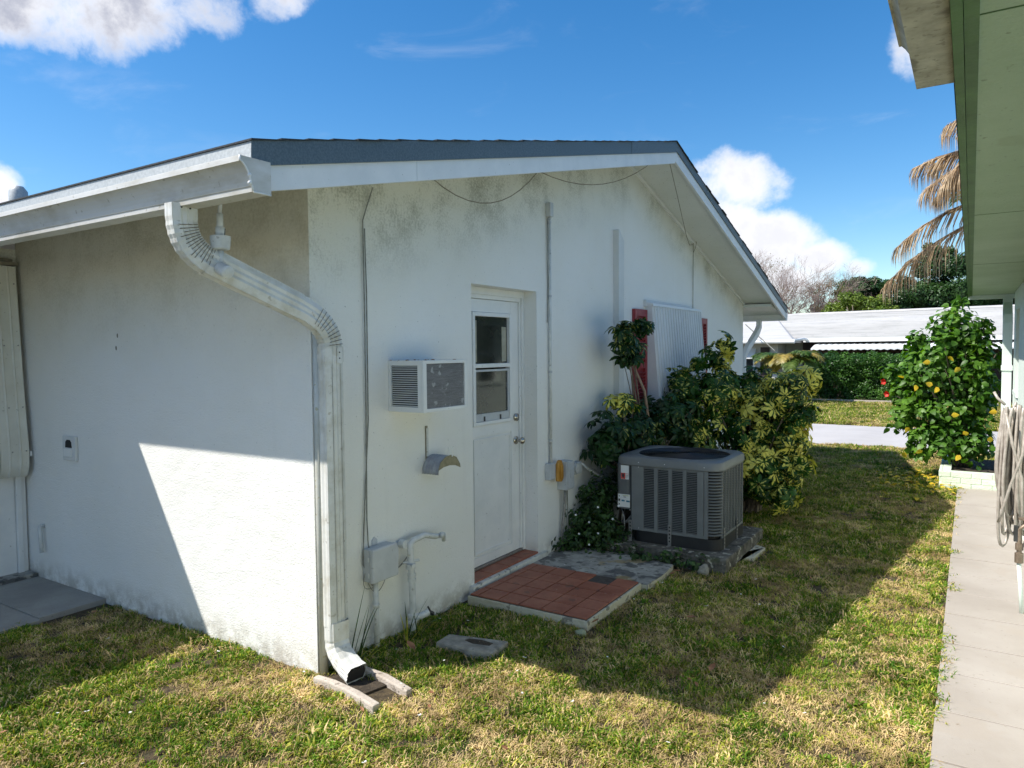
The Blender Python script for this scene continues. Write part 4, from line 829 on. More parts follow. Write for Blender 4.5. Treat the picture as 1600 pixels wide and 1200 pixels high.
# slats on the front panel and right panel
def slats(n, mk):
    pr_ = None
    for i in range(n):
        z = 0.122+i*(zt-0.15)/(n-1)
        if pr_ is None: pr_ = mk(); pr_.location = (0, 0, z)
        else: share(pr_, 'louvre', AC, Matrix.Translation((0, 0, z)))
def front():
    mb = MB()
    for (a, b) in ((ux0+0.119, ux0+0.205), (ux0+0.239, ux0+0.325), (ux0+0.357, ux0+0.443), (ux0+0.475, ux0+0.559)):
        mb.hexa([(a, fr_y+0.001, -0.0035), (b, fr_y+0.001, -0.0035), (b, fr_y+0.010, -0.001), (a, fr_y+0.010, -0.001), (a, fr_y+0.001, 0.0005), (b, fr_y+0.001, 0.0005), (b, fr_y+0.010, 0.0015), (a, fr_y+0.010, 0.0015)])
    return mb.build('louvre', M['ac_grey'], AC)
slats(36, front)
def right():
    mb = MB()
    y0 = uy0+0.10
    for k_ in range(7):
        a = y0+k_*0.0805+0.007; b = y0+(k_+1)*0.0805-0.007
        mb.hexa([(ux1-0.014, a, -0.001), (ux1-0.006, a, -0.003), (ux1-0.006, b, -0.003), (ux1-0.014, b, -0.001), (ux1-0.014, a, 0.001), (ux1-0.006, a, 0.0002), (ux1-0.006, b, 0.0002), (ux1-0.014, b, 0.001)])
    return mb.build('louvre', M['ac_grey'], AC)
slats(36, right)
def corner():
    mb = MB(); vs = []; fs = []; r = 0.09; cx, cy = ux1-r, uy0+r
    for k_ in range(9):
        a = math.radians(-92+94*k_/8)
        for (rr, z) in ((r-0.012, 0.007), (r+0.002, 0.001), (r+0.002, -0.004), (r-0.006, -0.005)): vs.append((cx+rr*math.cos(a), cy+rr*math.sin(a), z))
    for k_ in range(8):
        for q_ in range(4): fs.append((k_*4+q_, k_*4+(q_+1) % 4, (k_+1)*4+(q_+1) % 4, (k_+1)*4+q_))
    mb.add(vs, fs); return mb.build('louvre', M['ac_grey'], AC, auto=True)
slats(21, corner)
# service compartment bumping out on the left
sx0 = 0.375
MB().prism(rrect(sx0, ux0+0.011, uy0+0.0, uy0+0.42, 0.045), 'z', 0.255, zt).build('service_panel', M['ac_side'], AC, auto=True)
MB().box(ux0+0.006, ux0+0.0115, uy0-0.002, uy0+0.01, 0.0, zt).build('panel_seam', M['ac_black'], AC)
# top cover: rounded square ring with dished round opening
rc = ((sx0+ux1)/2+0.02, (uy0+uy1)/2); out0 = rrect(sx0-0.008, ux1+0.008, uy0-0.012, uy1+0.012, 0.10, 8)
def dens(pts, k=8):
    out = []
    for i in range(len(pts)):
        a = pts[i]; b = pts[(i+1) % len(pts)]; L_ = math.hypot(b[0]-a[0], b[1]-a[1]); m_ = k if L_ > 0.2 else 1
        for j in range(m_): out.append((a[0]+(b[0]-a[0])*j/m_, a[1]+(b[1]-a[1])*j/m_))
    return out
out0 = dens(out0)
def inset(d, c=0): return dens(rrect(sx0-0.008+d, ux1+0.008-d, uy0-0.012+d, uy1+0.012-d, 0.10, 8))
n = len(out0); rings = []
for (pts, z) in ((inset(0.006), zt-0.012), (inset(0.0), zt-0.005), (inset(0.0), zt+0.035), (inset(0.008), zt+0.055), (inset(0.028), zt+0.066), (inset(0.05), zt+0.068)): rings.append([(x, y, z) for x, y in pts])
def circ(r, z):
    out = []
    for (x, y) in out0:
        a = math.atan2(y-rc[1], x-rc[0]); out.append((rc[0]+r*math.cos(a)*1.02, rc[1]+r*math.sin(a), z))
    return out
rings += [circ(0.372, zt+0.066), circ(0.366, zt+0.062), circ(0.362, zt+0.02)]
vs = [p for r_ in rings for p in r_]; fs = []
for i in range(len(rings)-1):
    for k_ in range(n): fs.append((i*n+k_, i*n+(k_+1) % n, (i+1)*n+(k_+1) % n, (i+1)*n+k_))
mb = MB().add(vs, fs); mb.build('top_cover', M['ac_grey'], AC, auto=True)
mb = MB()
for i in range(24):
    r = 0.05+0.312*i/23; pts = [(rc[0]+r*math.cos(a)*1.02, rc[1]+r*math.sin(a), zt+0.070-0.010*(r/0.36)**2) for a in [2*PI*k_/40 for k_ in range(41)]]
    mb.tube(pts, 0.0028, 4, caps=False)
for i in range(14):
    a = 2*PI*i/14; mb.tube([(rc[0]+0.05*math.cos(a), rc[1]+0.05*math.sin(a), zt+0.066), (rc[0]+0.37*math.cos(a), rc[1]+0.362*math.sin(a), zt+0.056)], 0.003, 4)
mb.tube([(rc[0], rc[1], zt+0.03), (rc[0], rc[1], zt+0.058)], 0.055, 20)
mb.build('fan_grille', M['ac_black'], AC)
mb = MB().tube([(rc[0], rc[1], zt-0.12), (rc[0], rc[1], zt+0.03)], 0.08, 18)
for i in range(4):
    a = 2*PI*i/4+0.4; ca, sa = math.cos(a), math.sin(a)
    mb.hexa([(rc[0]+ca*0.07-sa*0.05, rc[1]+sa*0.07+ca*0.05, zt-0.04), (rc[0]+ca*0.3-sa*0.09, rc[1]+sa*0.3+ca*0.09, zt-0.03), (rc[0]+ca*0.3+sa*0.07, rc[1]+sa*0.3-ca*0.07, zt-0.08), (rc[0]+ca*0.07+sa*0.05, rc[1]+sa*0.07-ca*0.05, zt-0.07),
             (rc[0]+ca*0.07-sa*0.05, rc[1]+sa*0.07+ca*0.05, zt-0.036), (rc[0]+ca*0.3-sa*0.09, rc[1]+sa*0.3+ca*0.09, zt-0.026), (rc[0]+ca*0.3+sa*0.07, rc[1]+sa*0.3-ca*0.07, zt-0.076), (rc[0]+ca*0.07+sa*0.05, rc[1]+sa*0.07-ca*0.05, zt-0.066)])
mb.build('fan', M['ac_black'], AC)
# straps, stickers, screws
for (x, y, dx, dy) in ((ux0+0.34, uy0-0.006, 1, 0), (ux1+0.004, uy0+0.12, 0, 1), (ux1+0.004, uy0+0.48, 0, 1), (ux0+0.005, uy0-0.006, 1, 0)):
    b_ = MB()
    if dx: b_.box(x-0.014, x+0.014, y-0.003, y, 0.0, 0.17); b_.box(x-0.014, x+0.014, y-0.04, y, 0.0, 0.003)
    else: b_.box(x, x+0.003, y-0.014, y+0.014, 0.0, 0.17); b_.box(x, x+0.04, y-0.014, y+0.014, 0.0, 0.003)
    so_ = b_.build('strap', M['steel'], AC)
    hb = MB()
    for i in range(5):
        z = 0.03+i*0.028
        if dx: hb.box(x-0.006, x+0.006, y-0.0038, y-0.003, z, z+0.014)
        else: hb.box(x+0.003, x+0.0038, y-0.006, y+0.006, z, z+0.014)
    hb.build('slot', M['print_dark'], so_)
s1 = MB().box(sx0+0.045, sx0+0.115, uy0-0.0015, uy0-0.0002, 0.50, 0.615).build('warning_sticker', M['sticker'], AC)
MB().box(sx0+0.046, sx0+0.085, uy0-0.0022, uy0-0.0016, 0.502, 0.552).build('print', M['sticker_red'], s1)
MB().prism([(sx0+0.055, 0.525), (sx0+0.062, 0.515), (sx0+0.07, 0.51), (sx0+0.076, 0.53), (sx0+0.07, 0.548), (sx0+0.058, 0.545)], 'y', uy0-0.0028, uy0-0.0023).build('symbol', M['print_dark'], s1)
text_mesh('WARNING', 0.010, M['sticker_red'], s1, Matrix.Translation((sx0+0.1, uy0-0.0018, 0.545)) @ Matrix.Rotation(PI/2, 4, 'X') @ Matrix.Diagonal((0.55, 1, 1, 1)))
q = MB()
for i in range(3): q.box(sx0+0.088, sx0+0.112-0.004*i, uy0-0.0022, uy0-0.0016, 0.530-i*0.010, 0.533-i*0.010)
q.build('print_line', M['print_dark'], s1)
s2 = MB().box(sx0+0.018, sx0+0.125, uy0-0.0015, uy0-0.0002, 0.268, 0.375).build('rating_sticker', M['sticker'], AC)
MB().box(sx0+0.022, sx0+0.038, uy0-0.0022, uy0-0.0016, 0.315, 0.335).box(sx0+0.068, sx0+0.09, uy0-0.0022, uy0-0.0016, 0.350, 0.355).box(sx0+0.026, sx0+0.034, uy0-0.0022, uy0-0.0016, 0.352, 0.362).box(sx0+0.026, sx0+0.034, uy0-0.0022, uy0-0.0016, 0.285, 0.297).build('print', M['print_dark'], s2)
MB().box(sx0+0.05, sx0+0.078, uy0-0.0022, uy0-0.0016, 0.315, 0.328).box(sx0+0.092, sx0+0.123, uy0-0.0022, uy0-0.0016, 0.312, 0.325).build('print', M['print_blue'], s2)
MB().box(sx0+0.06, sx0+0.115, uy0-0.0022, uy0-0.0016, 0.362, 0.367).build('print', M['print_green'], s2)
q = MB()
for (x, z) in ((ux0+0.08, zt+0.02), (ux0+0.30, zt+0.02), (ux0+0.62, zt+0.02), (ux0+0.075, zt-0.02), (ux0+0.075, 0.11), (ux0-0.0, 0.25)): q.sphere((x, uy0-0.013 if z > zt else uy0-0.001, z), 0.004, 6)
q.build('screw', M['sticker'], AC)['kind'] = 'stuff'
MB().tube([(sx0+0.13, uy0+0.05, 0.255), (sx0+0.13, uy0+0.04, 0.20), (sx0+0.08, uy0+0.05, 0.14), (sx0-0.05, uy0+0.08, 0.10)], 0.014, 8).tube([(sx0+0.04, uy0+0.02, 0.255), (sx0+0.08, uy0-0.02, 0.2), (sx0+0.09, uy0-0.03, 0.1), (sx0+0.06, uy0-0.05, 0.0)], 0.004, 5).build('refrigerant_hose', M['steel'], AC, smooth=True)

# ------------------------------------------------------------------ neighbour's green house on the right
NH = thing('neighbor_house', 'pale mint stucco house with sage green soffit and gutter at the right edge', 'house', (0, 0, 0))
NX = 3.25
nw = MB()
wy0, wy1, wz0, wz1 = 6.45, 7.10, 1.20, 2.08
nw.box(NX, NX+0.2, -9, wy0, -0.1, 2.30).box(NX, NX+0.2, wy1, 7.5, -0.1, 2.30).box(NX, NX+0.2, wy0, wy1, -0.1, wz0).box(NX, NX+0.2, wy0, wy1, wz1, 2.30)
nw.build('wall', M['mint'], NH)
MB().box(NX+0.2, 11, 7.3, 7.5, -0.1, 2.30).build('wall', M['mint'], NH)
WN2 = MB().box(NX+0.12, NX+0.125, wy0, wy1, wz0, wz1).build('window', M['glass'], NH)
MB().box(NX+0.09, NX+0.119, wy0, wy0+0.04, wz0, wz1).box(NX+0.09, NX+0.119, wy1-0.04, wy1, wz0, wz1).box(NX+0.09, NX+0.119, wy0+0.04, wy1-0.04, 1.62, 1.66).build('frame', M['white_paint'], WN2)
MB().box(NX-0.02, NX+0.09, wy0-0.03, wy1+0.03, wz0-0.05, wz0-0.001).build('sill', M['mint'], NH)
MB().box(NX-0.012, NX-0.001, 4.9, 5.0, 0.02, 1.4).build('corner_trim', M['mint'], NH)
SY1 = 7.92
MB().box(2.815, 12, -9, SY1, 2.302, 2.36).build('soffit', M['green_soffit'], NH)
MB().box(2.815, 3.25, -0.9, -0.896, 2.3005, 2.3018).box(2.815, 3.25, 1.54, 1.544, 2.3005, 2.3018).box(2.815, 3.25, 3.98, 3.984, 2.3005, 2.3018).box(2.815, 2.84, -9, SY1, 2.294, 2.3018).build('joint', M['green_fascia'], NH)['kind'] = 'stuff'
MB().box(2.795, 2.814, -9, SY1, 2.285, 2.46).build('fascia', M['green_fascia'], NH)
MB().prism([(2.78, 2.461), (12, 4.2), (12, 4.3), (2.78, 2.50)], 'y', -9, SY1).build('roof', M['shingle'], NH)
# stained gutter on the near part only
def ngut():
    yb, yf, zb, zt_ = 2.792, 2.672, 2.318, 2.45
    outer = [(yb, zb), (yf+0.04, zb), (yf+0.038, zb+0.02)]
    for k_ in range(7):
        t = k_/6; outer.append((yf+0.038-0.032*(1-math.cos(t*PI/2)), zb+0.02+(zt_-zb-0.04)*(math.sin(t*PI/2)*0.5+t*0.5)))
    outer += [(yf, zt_-0.02), (yf, zt_), (yf+0.01, zt_)]
    poly = outer+[(p[0]+0.005, p[1]+0.004) for p in reversed(outer[1:-1])]+[(yb-0.005, zb+0.006), (yb-0.005, zt_), (yb, zt_)]
    g_ = MB().prism(poly, 'y', -9, -0.47, caps=False).build('gutter', M['gutter_stained'], NH)
    MB().prism(outer[:-1]+[(yb, zt_)], 'y', -0.47, -0.465).build('end_cap', M['gutter_stained'], g_)
ngut()
# front-side gutter along the far end of the roof + downspout in the corner
MB().prism([(SY1+0.002, 2.255), (SY1+0.09, 2.255), (SY1+0.11, 2.37), (SY1+0.002, 2.37)], 'x', 2.80, 12).build('gutter', M['mint'], NH)
rect_sweep([(3.20, SY1+0.05, 2.26), (3.20, SY1+0.05, 2.18), (3.195, SY1-0.1, 2.10), (3.19, SY1-0.33, 2.02), (3.19, SY1-0.36, 1.95), (3.19, SY1-0.36, 0.03)], (1, 0, 0), 0.095, 0.075, ribs=False).build('downspout', M['mint'], NH, bevel=0.006)
MB().box(3.135, 3.245, SY1-0.41, SY1-0.31, 1.40, 1.46).build('strap', M['mint'], NH)
MB().box(3.15, 3.245, 7.3, 7.48, 0.0, 0.02).build('corner_block', M['mint'], NH)

# hose coil on the neighbour's wall
HS = thing('garden_hose', 'long beige garden hose hanging in a thick coil on the mint wall', 'garden hose', (3.09, 3.1, 0))
hr = random.Random(5)
for i in range(25):
    xo = -0.085+0.205*i/24+hr.uniform(-0.006, 0.006); yo = hr.uniform(-0.05, 0.05)
    ztop_ = 1.30+hr.uniform(-0.02, 0.02)-abs(i-12)*0.003; zbot = hr.choice([0.70, 0.58, 0.52, 0.46, 0.38, 0.62]); wy = hr.uniform(0.08, 0.13)
    xs = hr.uniform(-0.04, 0.04); pts = []
    for k_ in range(25):
        a = 2*PI*k_/24
        t = (1-math.cos(a))/2     # 0 top .. 1 bottom
        wdt = wy*(0.55+0.6*t)
        pts.append((xo*0.85+xs*t*(1-t)*2+(0.018+0.02*((i*7) % 5)/4)*math.sin(a)*(0.5+0.8*t), yo+wdt*0.7*math.sin(a), ztop_-(ztop_-zbot)*(t**0.9)))
    MB().tube(pts, 0.0092, 8, caps=False).build('loop', M['hose'], HS, smooth=True)
MB().tube([(-0.06, -0.15, 1.26), (-0.02, -0.16, 1.05), (0.03, -0.165, 0.85), (0.035, -0.16, 0.66), (0.04, -0.15, 0.55)], 0.0085, 7).tube([(0.05, -0.15, 1.24), (0.03, -0.165, 1.0), (-0.03, -0.17, 0.8), (-0.07, -0.15, 0.62), (-0.085, -0.1, 0.55)], 0.0085, 7).tube([(-0.06, 0.02, 1.30), (-0.10, 0.05, 1.34), (-0.12, 0.06, 1.38)], 0.009, 7).build('loose_end', M['hose'], HS, smooth=True)
HK = MB().box(3.04, 3.245, 3.08, 3.12, 1.25, 1.265).build('hose_bracket', M['white_paint'], bevel=0.004); tag(HK, 'white wall bracket under the top of the hanging hose coil', 'bracket')
FB = thing('outdoor_faucet', 'tarnished brass outdoor faucet and pipe with blue handle below the hose coil', 'faucet', (3.13, 2.85, 0))
MB().tube([(0.12, 0, 0.56), (0.0, 0, 0.57), (-0.02, 0, 0.55), (-0.02, 0, 0.40)], 0.014, 9).tube([(-0.02, 0, 0.46), (-0.02, 0, 0.42)], 0.022, 9).tube([(-0.02, 0, 0.40), (-0.02, 0, 0.34)], 0.024, 9).build('tap', M['brass'], FB, auto=True)
MB().tube([(0.0, 0, 0.61), (0.0, 0, 0.62)], 0.028, 9).tube([(0.0, 0, 0.57), (0.0, 0, 0.61)], 0.006, 6).build('wheel_handle', M['brass'], FB, auto=True)
MB().box(-0.05, -0.025, -0.01, 0.012, 0.47, 0.57).build('shutoff_lever', M['print_dark'], FB, bevel=0.003)
MB().box(0.012, 0.03, -0.008, 0.008, 0.40, 0.50).build('blue_handle', M['blue'], FB, bevel=0.003)
MB().tube([(-0.02, 0, 0.34), (-0.01, 0.0, 0.2), (0.0, 0, 0.02)], 0.012, 8).build('pipe', M['mint'], FB, smooth=True)

# planter of painted bricks
PL = thing('brick_planter', 'low mint painted brick planter box at the end of the concrete path', 'planter', (2.56, 7.38, 0))
MB().box(0.012, 0.56, -0.012, 0.1, -0.03, 0.202).box(0.012, 0.1, 0.1, 1.5, -0.03, 0.205).build('mortar_core', M['mortar_mint'], PL)
pr_ = None
def brick(x, y, z, L, ax):
    global pr_
    mm = Matrix.Translation((x, y, z)) @ (Matrix.Rotation(PI/2, 4, 'Z') if ax else Matrix.Identity(4)) @ Matrix.Diagonal((L/0.2, 1, 1, 1))
    if pr_ is None: pr_ = MB().box(0, 0.2, 0, 0.03, 0, 0.064).build('brick', M['brick_mint'], PL, bevel=0.004); pr_.matrix_basis = mm
    else: share(pr_, 'brick', PL, mm)
for r in range(3):
    z = 0.002+r*0.068; off = 0.0 if r % 2 else -0.1; x = off
    while x < 0.56:
        a = max(x, 0.0); b = min(x+0.2, 0.56)
        if b-a > 0.03: brick(a+0.002, rng.uniform(-0.020, -0.017), z, b-a-0.004, 0)
        x += 0.206
    y = -0.02+(0.1 if r % 2 else 0.0)
    while y < 1.4:
        brick(0.010+rng.uniform(-0.002, 0.002), y, z, 0.2, 1); y += 0.206
MB().box(0.1, 0.58, 0.1, 1.5, 0.0, 0.17).build('soil', M['soil'], PL)

# ------------------------------------------------------------------ far house across the road
FH = thing('far_house', 'long low cream house with white tiled hip roof across the road', 'house', (0, 0, 0))
MB().box(-22, 16, 24.3, 34, -0.1, 1.98).build('wall', M['far_wall'], FH)
MB().box(-2.1, 9, 24.0, 24.28, -0.1, 1.95).build('porch_interior', M['far_dark'], FH)
MB().add([(-23, 23.6, 2.02), (17, 23.6, 2.02), (17, 34.6, 2.02), (-23, 34.6, 2.02), (-3.2, 29, 3.02), (14, 29, 3.16)], [(0, 1, 5, 4), (1, 2, 5), (2, 3, 4, 5), (3, 0, 4), (0, 3, 2, 1)]).build('roof', M['roof_white'], FH)
mb = MB()
for i in range(26):       # tile courses
    t = i/26; y = 23.55+5.35*t; z0 = 2.035+0.98*t
    xl = -23+(19.8)*t; mb.hexa([(xl, y, z0-0.01), (17-3*t, y, z0-0.01+0.12*t), (17-3*t, y+0.22, z0+0.03+0.12*t), (xl, y+0.22, z0+0.03), (xl, y, z0+0.045), (17-3*t, y, z0+0.045+0.12*t), (17-3*t, y+0.22, z0+0.045+0.12*t), (xl, y+0.22, z0+0.045)])
o = mb.build('tile_course', M['roof_white'], FH); o['kind'] = 'stuff'
MB().tube([(-23, 23.5, 2.0), (-3.2, 29, 3.05)], 0.07, 8).tube([(-3.2, 29, 3.05), (14, 29, 3.19)], 0.07, 8).build('ridge_tiles', M['roof_white'], FH)
# left front section with a lower roof
MB().box(-14, -2.72, 23.0, 24.29, -0.1, 1.90).build('wall', M['far_wall'], FH)
MB().add([(-15, 22.4, 1.98), (-2.1, 22.4, 1.94), (-3.6, 27, 2.78), (-15, 27, 2.78), (-15, 22.4, 1.90), (-2.1, 22.4, 1.86), (-2.1, 27, 1.86), (-15, 27, 1.90)], [(0, 1, 2, 3), (4, 5, 1, 0), (1, 5, 6, 2), (4, 7, 6, 5)]).build('roof', M['roof_white'], FH)
MB().tube([(-15, 22.36, 1.93), (-2.05, 22.36, 1.89)], 0.06, 8).build('gutter', M['white_paint'], FH)
MB().box(-2.0, 17, 23.5, 23.6, 1.88, 2.02).build('gutter', M['white_paint'], FH)
MB().tube([(-2.1, 22.4, 1.93), (-1.9, 22.9, 1.98), (-1.9, 23.5, 1.97)], 0.05, 8).build('downspout', M['white_paint'], FH)
MB().box(1.2, 1.27, 23.7, 23.8, 1.5, 1.95).build('downspout', M['white_paint'], FH)
for (a, b) in ((-4.55, -3.52), (-6.6, -5.2)):
    w_ = MB().box(a, b, 22.94, 22.99, 0.50, 1.62).build('window', M['glass'], FH)
    MB().box(a-0.08, a, 22.9, 22.99, 0.42, 1.70).box(b, b+0.08, 22.9, 22.99, 0.42, 1.70).box(a, b, 22.9, 22.95, 1.02, 1.08).box(a, b, 22.9, 22.99, 0.42, 0.50).box(a, b, 22.9, 22.99, 1.62, 1.70).build('frame', M['white_paint'], w_)
    MB().prism([(22.9, 1.66), (22.6, 1.36), (22.6, 1.33), (22.9, 1.6)], 'x', a-0.05, b+0.1).build('window_awning', M['awning_white'], FH)
w_ = MB().box(-3.28, -2.98, 22.94, 22.99, 0.05, 1.72).build('doorway', M['far_dark'], FH)
# scalloped porch awning
mb = MB(); vs = []; fs = []; nn = 90
for i in range(nn+1):
    x = -1.65+8.5*i/nn; o_ = 0.02 if i % 2 else 0
    vs += [(x, 23.75, 1.82+o_), (x, 22.9, 1.66+o_), (x, 22.9, 1.60+o_*1.5)]
for i in range(nn): fs += [(i*3, i*3+1, i*3+4, i*3+3), (i*3+1, i*3+2, i*3+5, i*3+4)]
mb.add(vs, fs); mb.build('porch_awning', M['awning_white'], FH)
for (a, b) in ((-1.5, -0.2), (0.0, 1.3)):
    w_ = MB().box(a, b, 23.93, 23.99, 0.7, 1.55).build('window', M['glass'], FH)
    MB().box(a-0.06, b+0.06, 23.9, 23.97, 1.50, 1.58).box(a-0.06, b+0.06, 23.9, 23.97, 1.24, 1.27).build('frame', pm('brown_window_frame', (0.10, 0.055, 0.04)), w_)
o = MB().box(-2.2, 3.5, 21.35, 21.5, -0.02, 0.09).build('garden_edging', M['splash']); tag(o, 'low pinkish concrete edging strip in front of the clipped hedge', 'edging')
o = MB().tube([(-3.6, 22.2, 2.5), (-2.6, 22.0, 1.6)], 0.02, 5).build('guy_wire', M['wire']); o.parent = FH; o.name = 'roof_wire'
# roof vent seen over the left eave
RV = thing('roof_vent', 'small white capped roof vent standing on the roof at the far left', 'roof vent', (-5.4, 1.0, ztop(1.0)))
MB().tube([(0, 0, 0), (0, 0, 0.42)], 0.06, 12).build('pipe', M['drip_pale'], RV, auto=True)
MB().tube([(0, 0, 0.34), (0, 0, 0.45), (0, 0, 0.50)], [0.085, 0.085, 0.05], 12).build('cap', M['drip_pale'], RV, auto=True)

# ------------------------------------------------------------------ leaves and foliage
def leafshape(L, W, droop=0.25, fold=0.18, seg=4, tip=0.0, peak=0.45):
    """leaf along +Y starting at the origin; 3 verts across; returns V, F, UV(per vertex)"""
    V = []; Fc = []; UV = []
    for i in range(seg+1):
        t = i/seg; wv = math.sin(PI*min(1, (t**(math.log(0.5)/math.log(peak))) if t > 0 else 0))**0.8*W/2 if 0 < t < 1 else 0.0008
        y = L*t; z = -droop*L*t*t
        for s in (-1, 0, 1): V.append((s*wv, y, z+abs(s)*wv*fold)); UV.append((0.5+0.5*s, t))
    for i in range(seg):
        for s in (0, 1): Fc.append((i*3+s, i*3+s+1, (i+1)*3+s+1, (i+1)*3+s))
    return np.array(V), Fc, np.array(UV)
def join(parts):
    """parts: list of (V,F,UV,mat4 3x4 numpy)"""
    V = []; Fc = []; UV = []; o = 0
    for (v, f, uv, Mx) in parts:
        vv = v @ Mx[:3, :3].T+Mx[:3, 3]; V.append(vv); UV.append(uv); Fc.extend([tuple(i+o for i in q) for q in f]); o += len(v)
    return np.vstack(V), Fc, np.vstack(UV)
def npm(m4): return np.array(m4)
def mesh_uv(name, V, Fc, UV, mat, smooth=True):
    me = bpy.data.meshes.new(name); me.from_pydata(V.tolist(), [], Fc)
    if UV is not None:
        ul = me.uv_layers.new(name='UVMap'); li = np.zeros(len(me.loops), dtype=np.int32); me.loops.foreach_get('vertex_index', li)
        ul.data.foreach_set('uv', UV[li].astype(np.float32).ravel())
    me.materials.append(mat)
    if smooth: me.polygons.foreach_set('use_smooth', [True]*len(me.polygons))
    me.update(); return me
def palmate(nl, L, W, droop, pet, seed=0):
    r = random.Random(seed); lf = leafshape(L, W, droop, 0.25, 4, peak=0.58)
    parts = []
    for i in range(nl):
        a = 2*PI*i/nl+r.uniform(-0.12, 0.12); s = r.uniform(0.82, 1.1)
        mm = Matrix.Translation((0, 0, 0)) @ Matrix.Rotation(a, 4, 'Z') @ Matrix.Translation((0, 0.008, 0)) @ Matrix.Rotation(-r.uniform(-0.05, 0.35), 4, 'X') @ Matrix.Rotation(r.uniform(-0.4, 0.4), 4, 'Y') @ Matrix.Scale(s, 4)
        parts.append((*lf, npm(mm)))
    V, Fc, UV = join(parts)
    # petiole
    return V, Fc, UV
def orient(d, spin, s=1.0):
    d = Vector(d).normalized(); q = d.to_track_quat('Z', 'Y').to_matrix().to_4x4()
    return q @ Matrix.Rotation(spin, 4, 'Z') @ Matrix.Scale(s, 4)
CAMP = Vector((2.837, -2.532, 1.68))
def blob_points(blobs, n, r, shell=0.55, zmin=0.03, xmin=None):
    """points spread through a union of ellipsoids, denser to the outside; returns (p, outward dir)"""
    out = []; vol = [b[1][0]*b[1][1]*b[1][2]**1.0 for b in blobs]; vol = [v**0.7 for v in vol]; tot = sum(vol); 
    while len(out) < n:
        u = r.random()*tot; k_ = 0
        while u > vol[k_]: u -= vol[k_]; k_ += 1
        c, rad = blobs[k_][0], blobs[k_][1]
        d = Vector((r.gauss(0, 1), r.gauss(0, 1), r.gauss(0, 1))).normalized(); q = (shell+(1-shell)*r.random())*r.uniform(0.92, 1.06)
        p = Vector((c[0]+d.x*rad[0]*q, c[1]+d.y*rad[1]*q, c[2]+d.z*rad[2]*q))
        if p.z < zmin or (xmin is not None and p.x < xmin): continue
        out.append((p, Vector((d.x/rad[0], d.y/rad[1], d.z/rad[2])).normalized()))
    return out
def plant(name, label, cat, base, blobs, n, variants, mats, r, up=0.6, smin=0.8, smax=1.2, shell=0.5, n_part=300, stems=14, stem_r=0.008, stem_mat=None, xmin=None, group=None, leaf_name='leaf', mat_pick=None, zmin=0.03):
    T = thing(name, label, cat, base, group); b = Vector(base)
    meshes = {}
    for vi, (V, Fc, UV) in enumerate(variants):
        for mi, mt in enumerate(mats): meshes[(vi, mi)] = mesh_uv(leaf_name, V, Fc, UV, mt)
    pts = blob_points(blobs, n, r, shell, zmin, xmin)
    pts.sort(key=lambda t: (t[0]-CAMP).length-0.35*t[1].dot((CAMP-t[0]).normalized()))
    rest = {mi: [] for mi in range(len(mats))}
    for i, (p, d) in enumerate(pts):
        vi = r.randrange(len(variants)); mi = mat_pick(p, r) if mat_pick else 0
        dd = (d*(1-up)+Vector((0, 0, 1))*up+Vector((r.uniform(-.45, .45), r.uniform(-.45, .45), r.uniform(-.3, .3)))).normalized()
        mm = Matrix.Translation(p-b) @ orient(dd, r.uniform(0, 2*PI), r.uniform(smin, smax))
        if i < n_part:
            o = bpy.data.objects.new(leaf_name, meshes[(vi, mi)]); COL.objects.link(o); o.parent = T; o.matrix_basis = mm
        else: rest[mi].append((*variants[vi], npm(mm)))
    for mi in rest:
        if rest[mi]:
            V, Fc, UV = join(rest[mi]); o = bpy.data.objects.new('foliage', mesh_uv('foliage', V, Fc, UV, mats[mi])); COL.objects.link(o); o.parent = T; o['kind'] = 'stuff'
    if stems:
        mb = MB()
        for i in range(stems):
            p, d = pts[r.randrange(len(pts))]; q = p-b; k_ = Vector((q.x*0.25+r.uniform(-.06, .06), q.y*0.25+r.uniform(-.06, .06), q.z*0.6))
            bs = Vector((r.uniform(-.1, .1), r.uniform(-.1, .1), 0)); mb.tube(bez(bs, k_, q, 5), [stem_r*(1-0.11*j) for j in range(6)], 5)
        o = mb.build('stems', stem_mat or M['bark'], T); o.name = 'branch_tangle'; o['kind'] = 'stuff'
    return T
PV = [palmate(8, 0.100, 0.046, 0.20, 0, s) for s in range(4)]
PD_ = [palmate(9, 0.092, 0.036, 0.34, 0, 10+s) for s in range(3)]
r1 = random.Random(21)
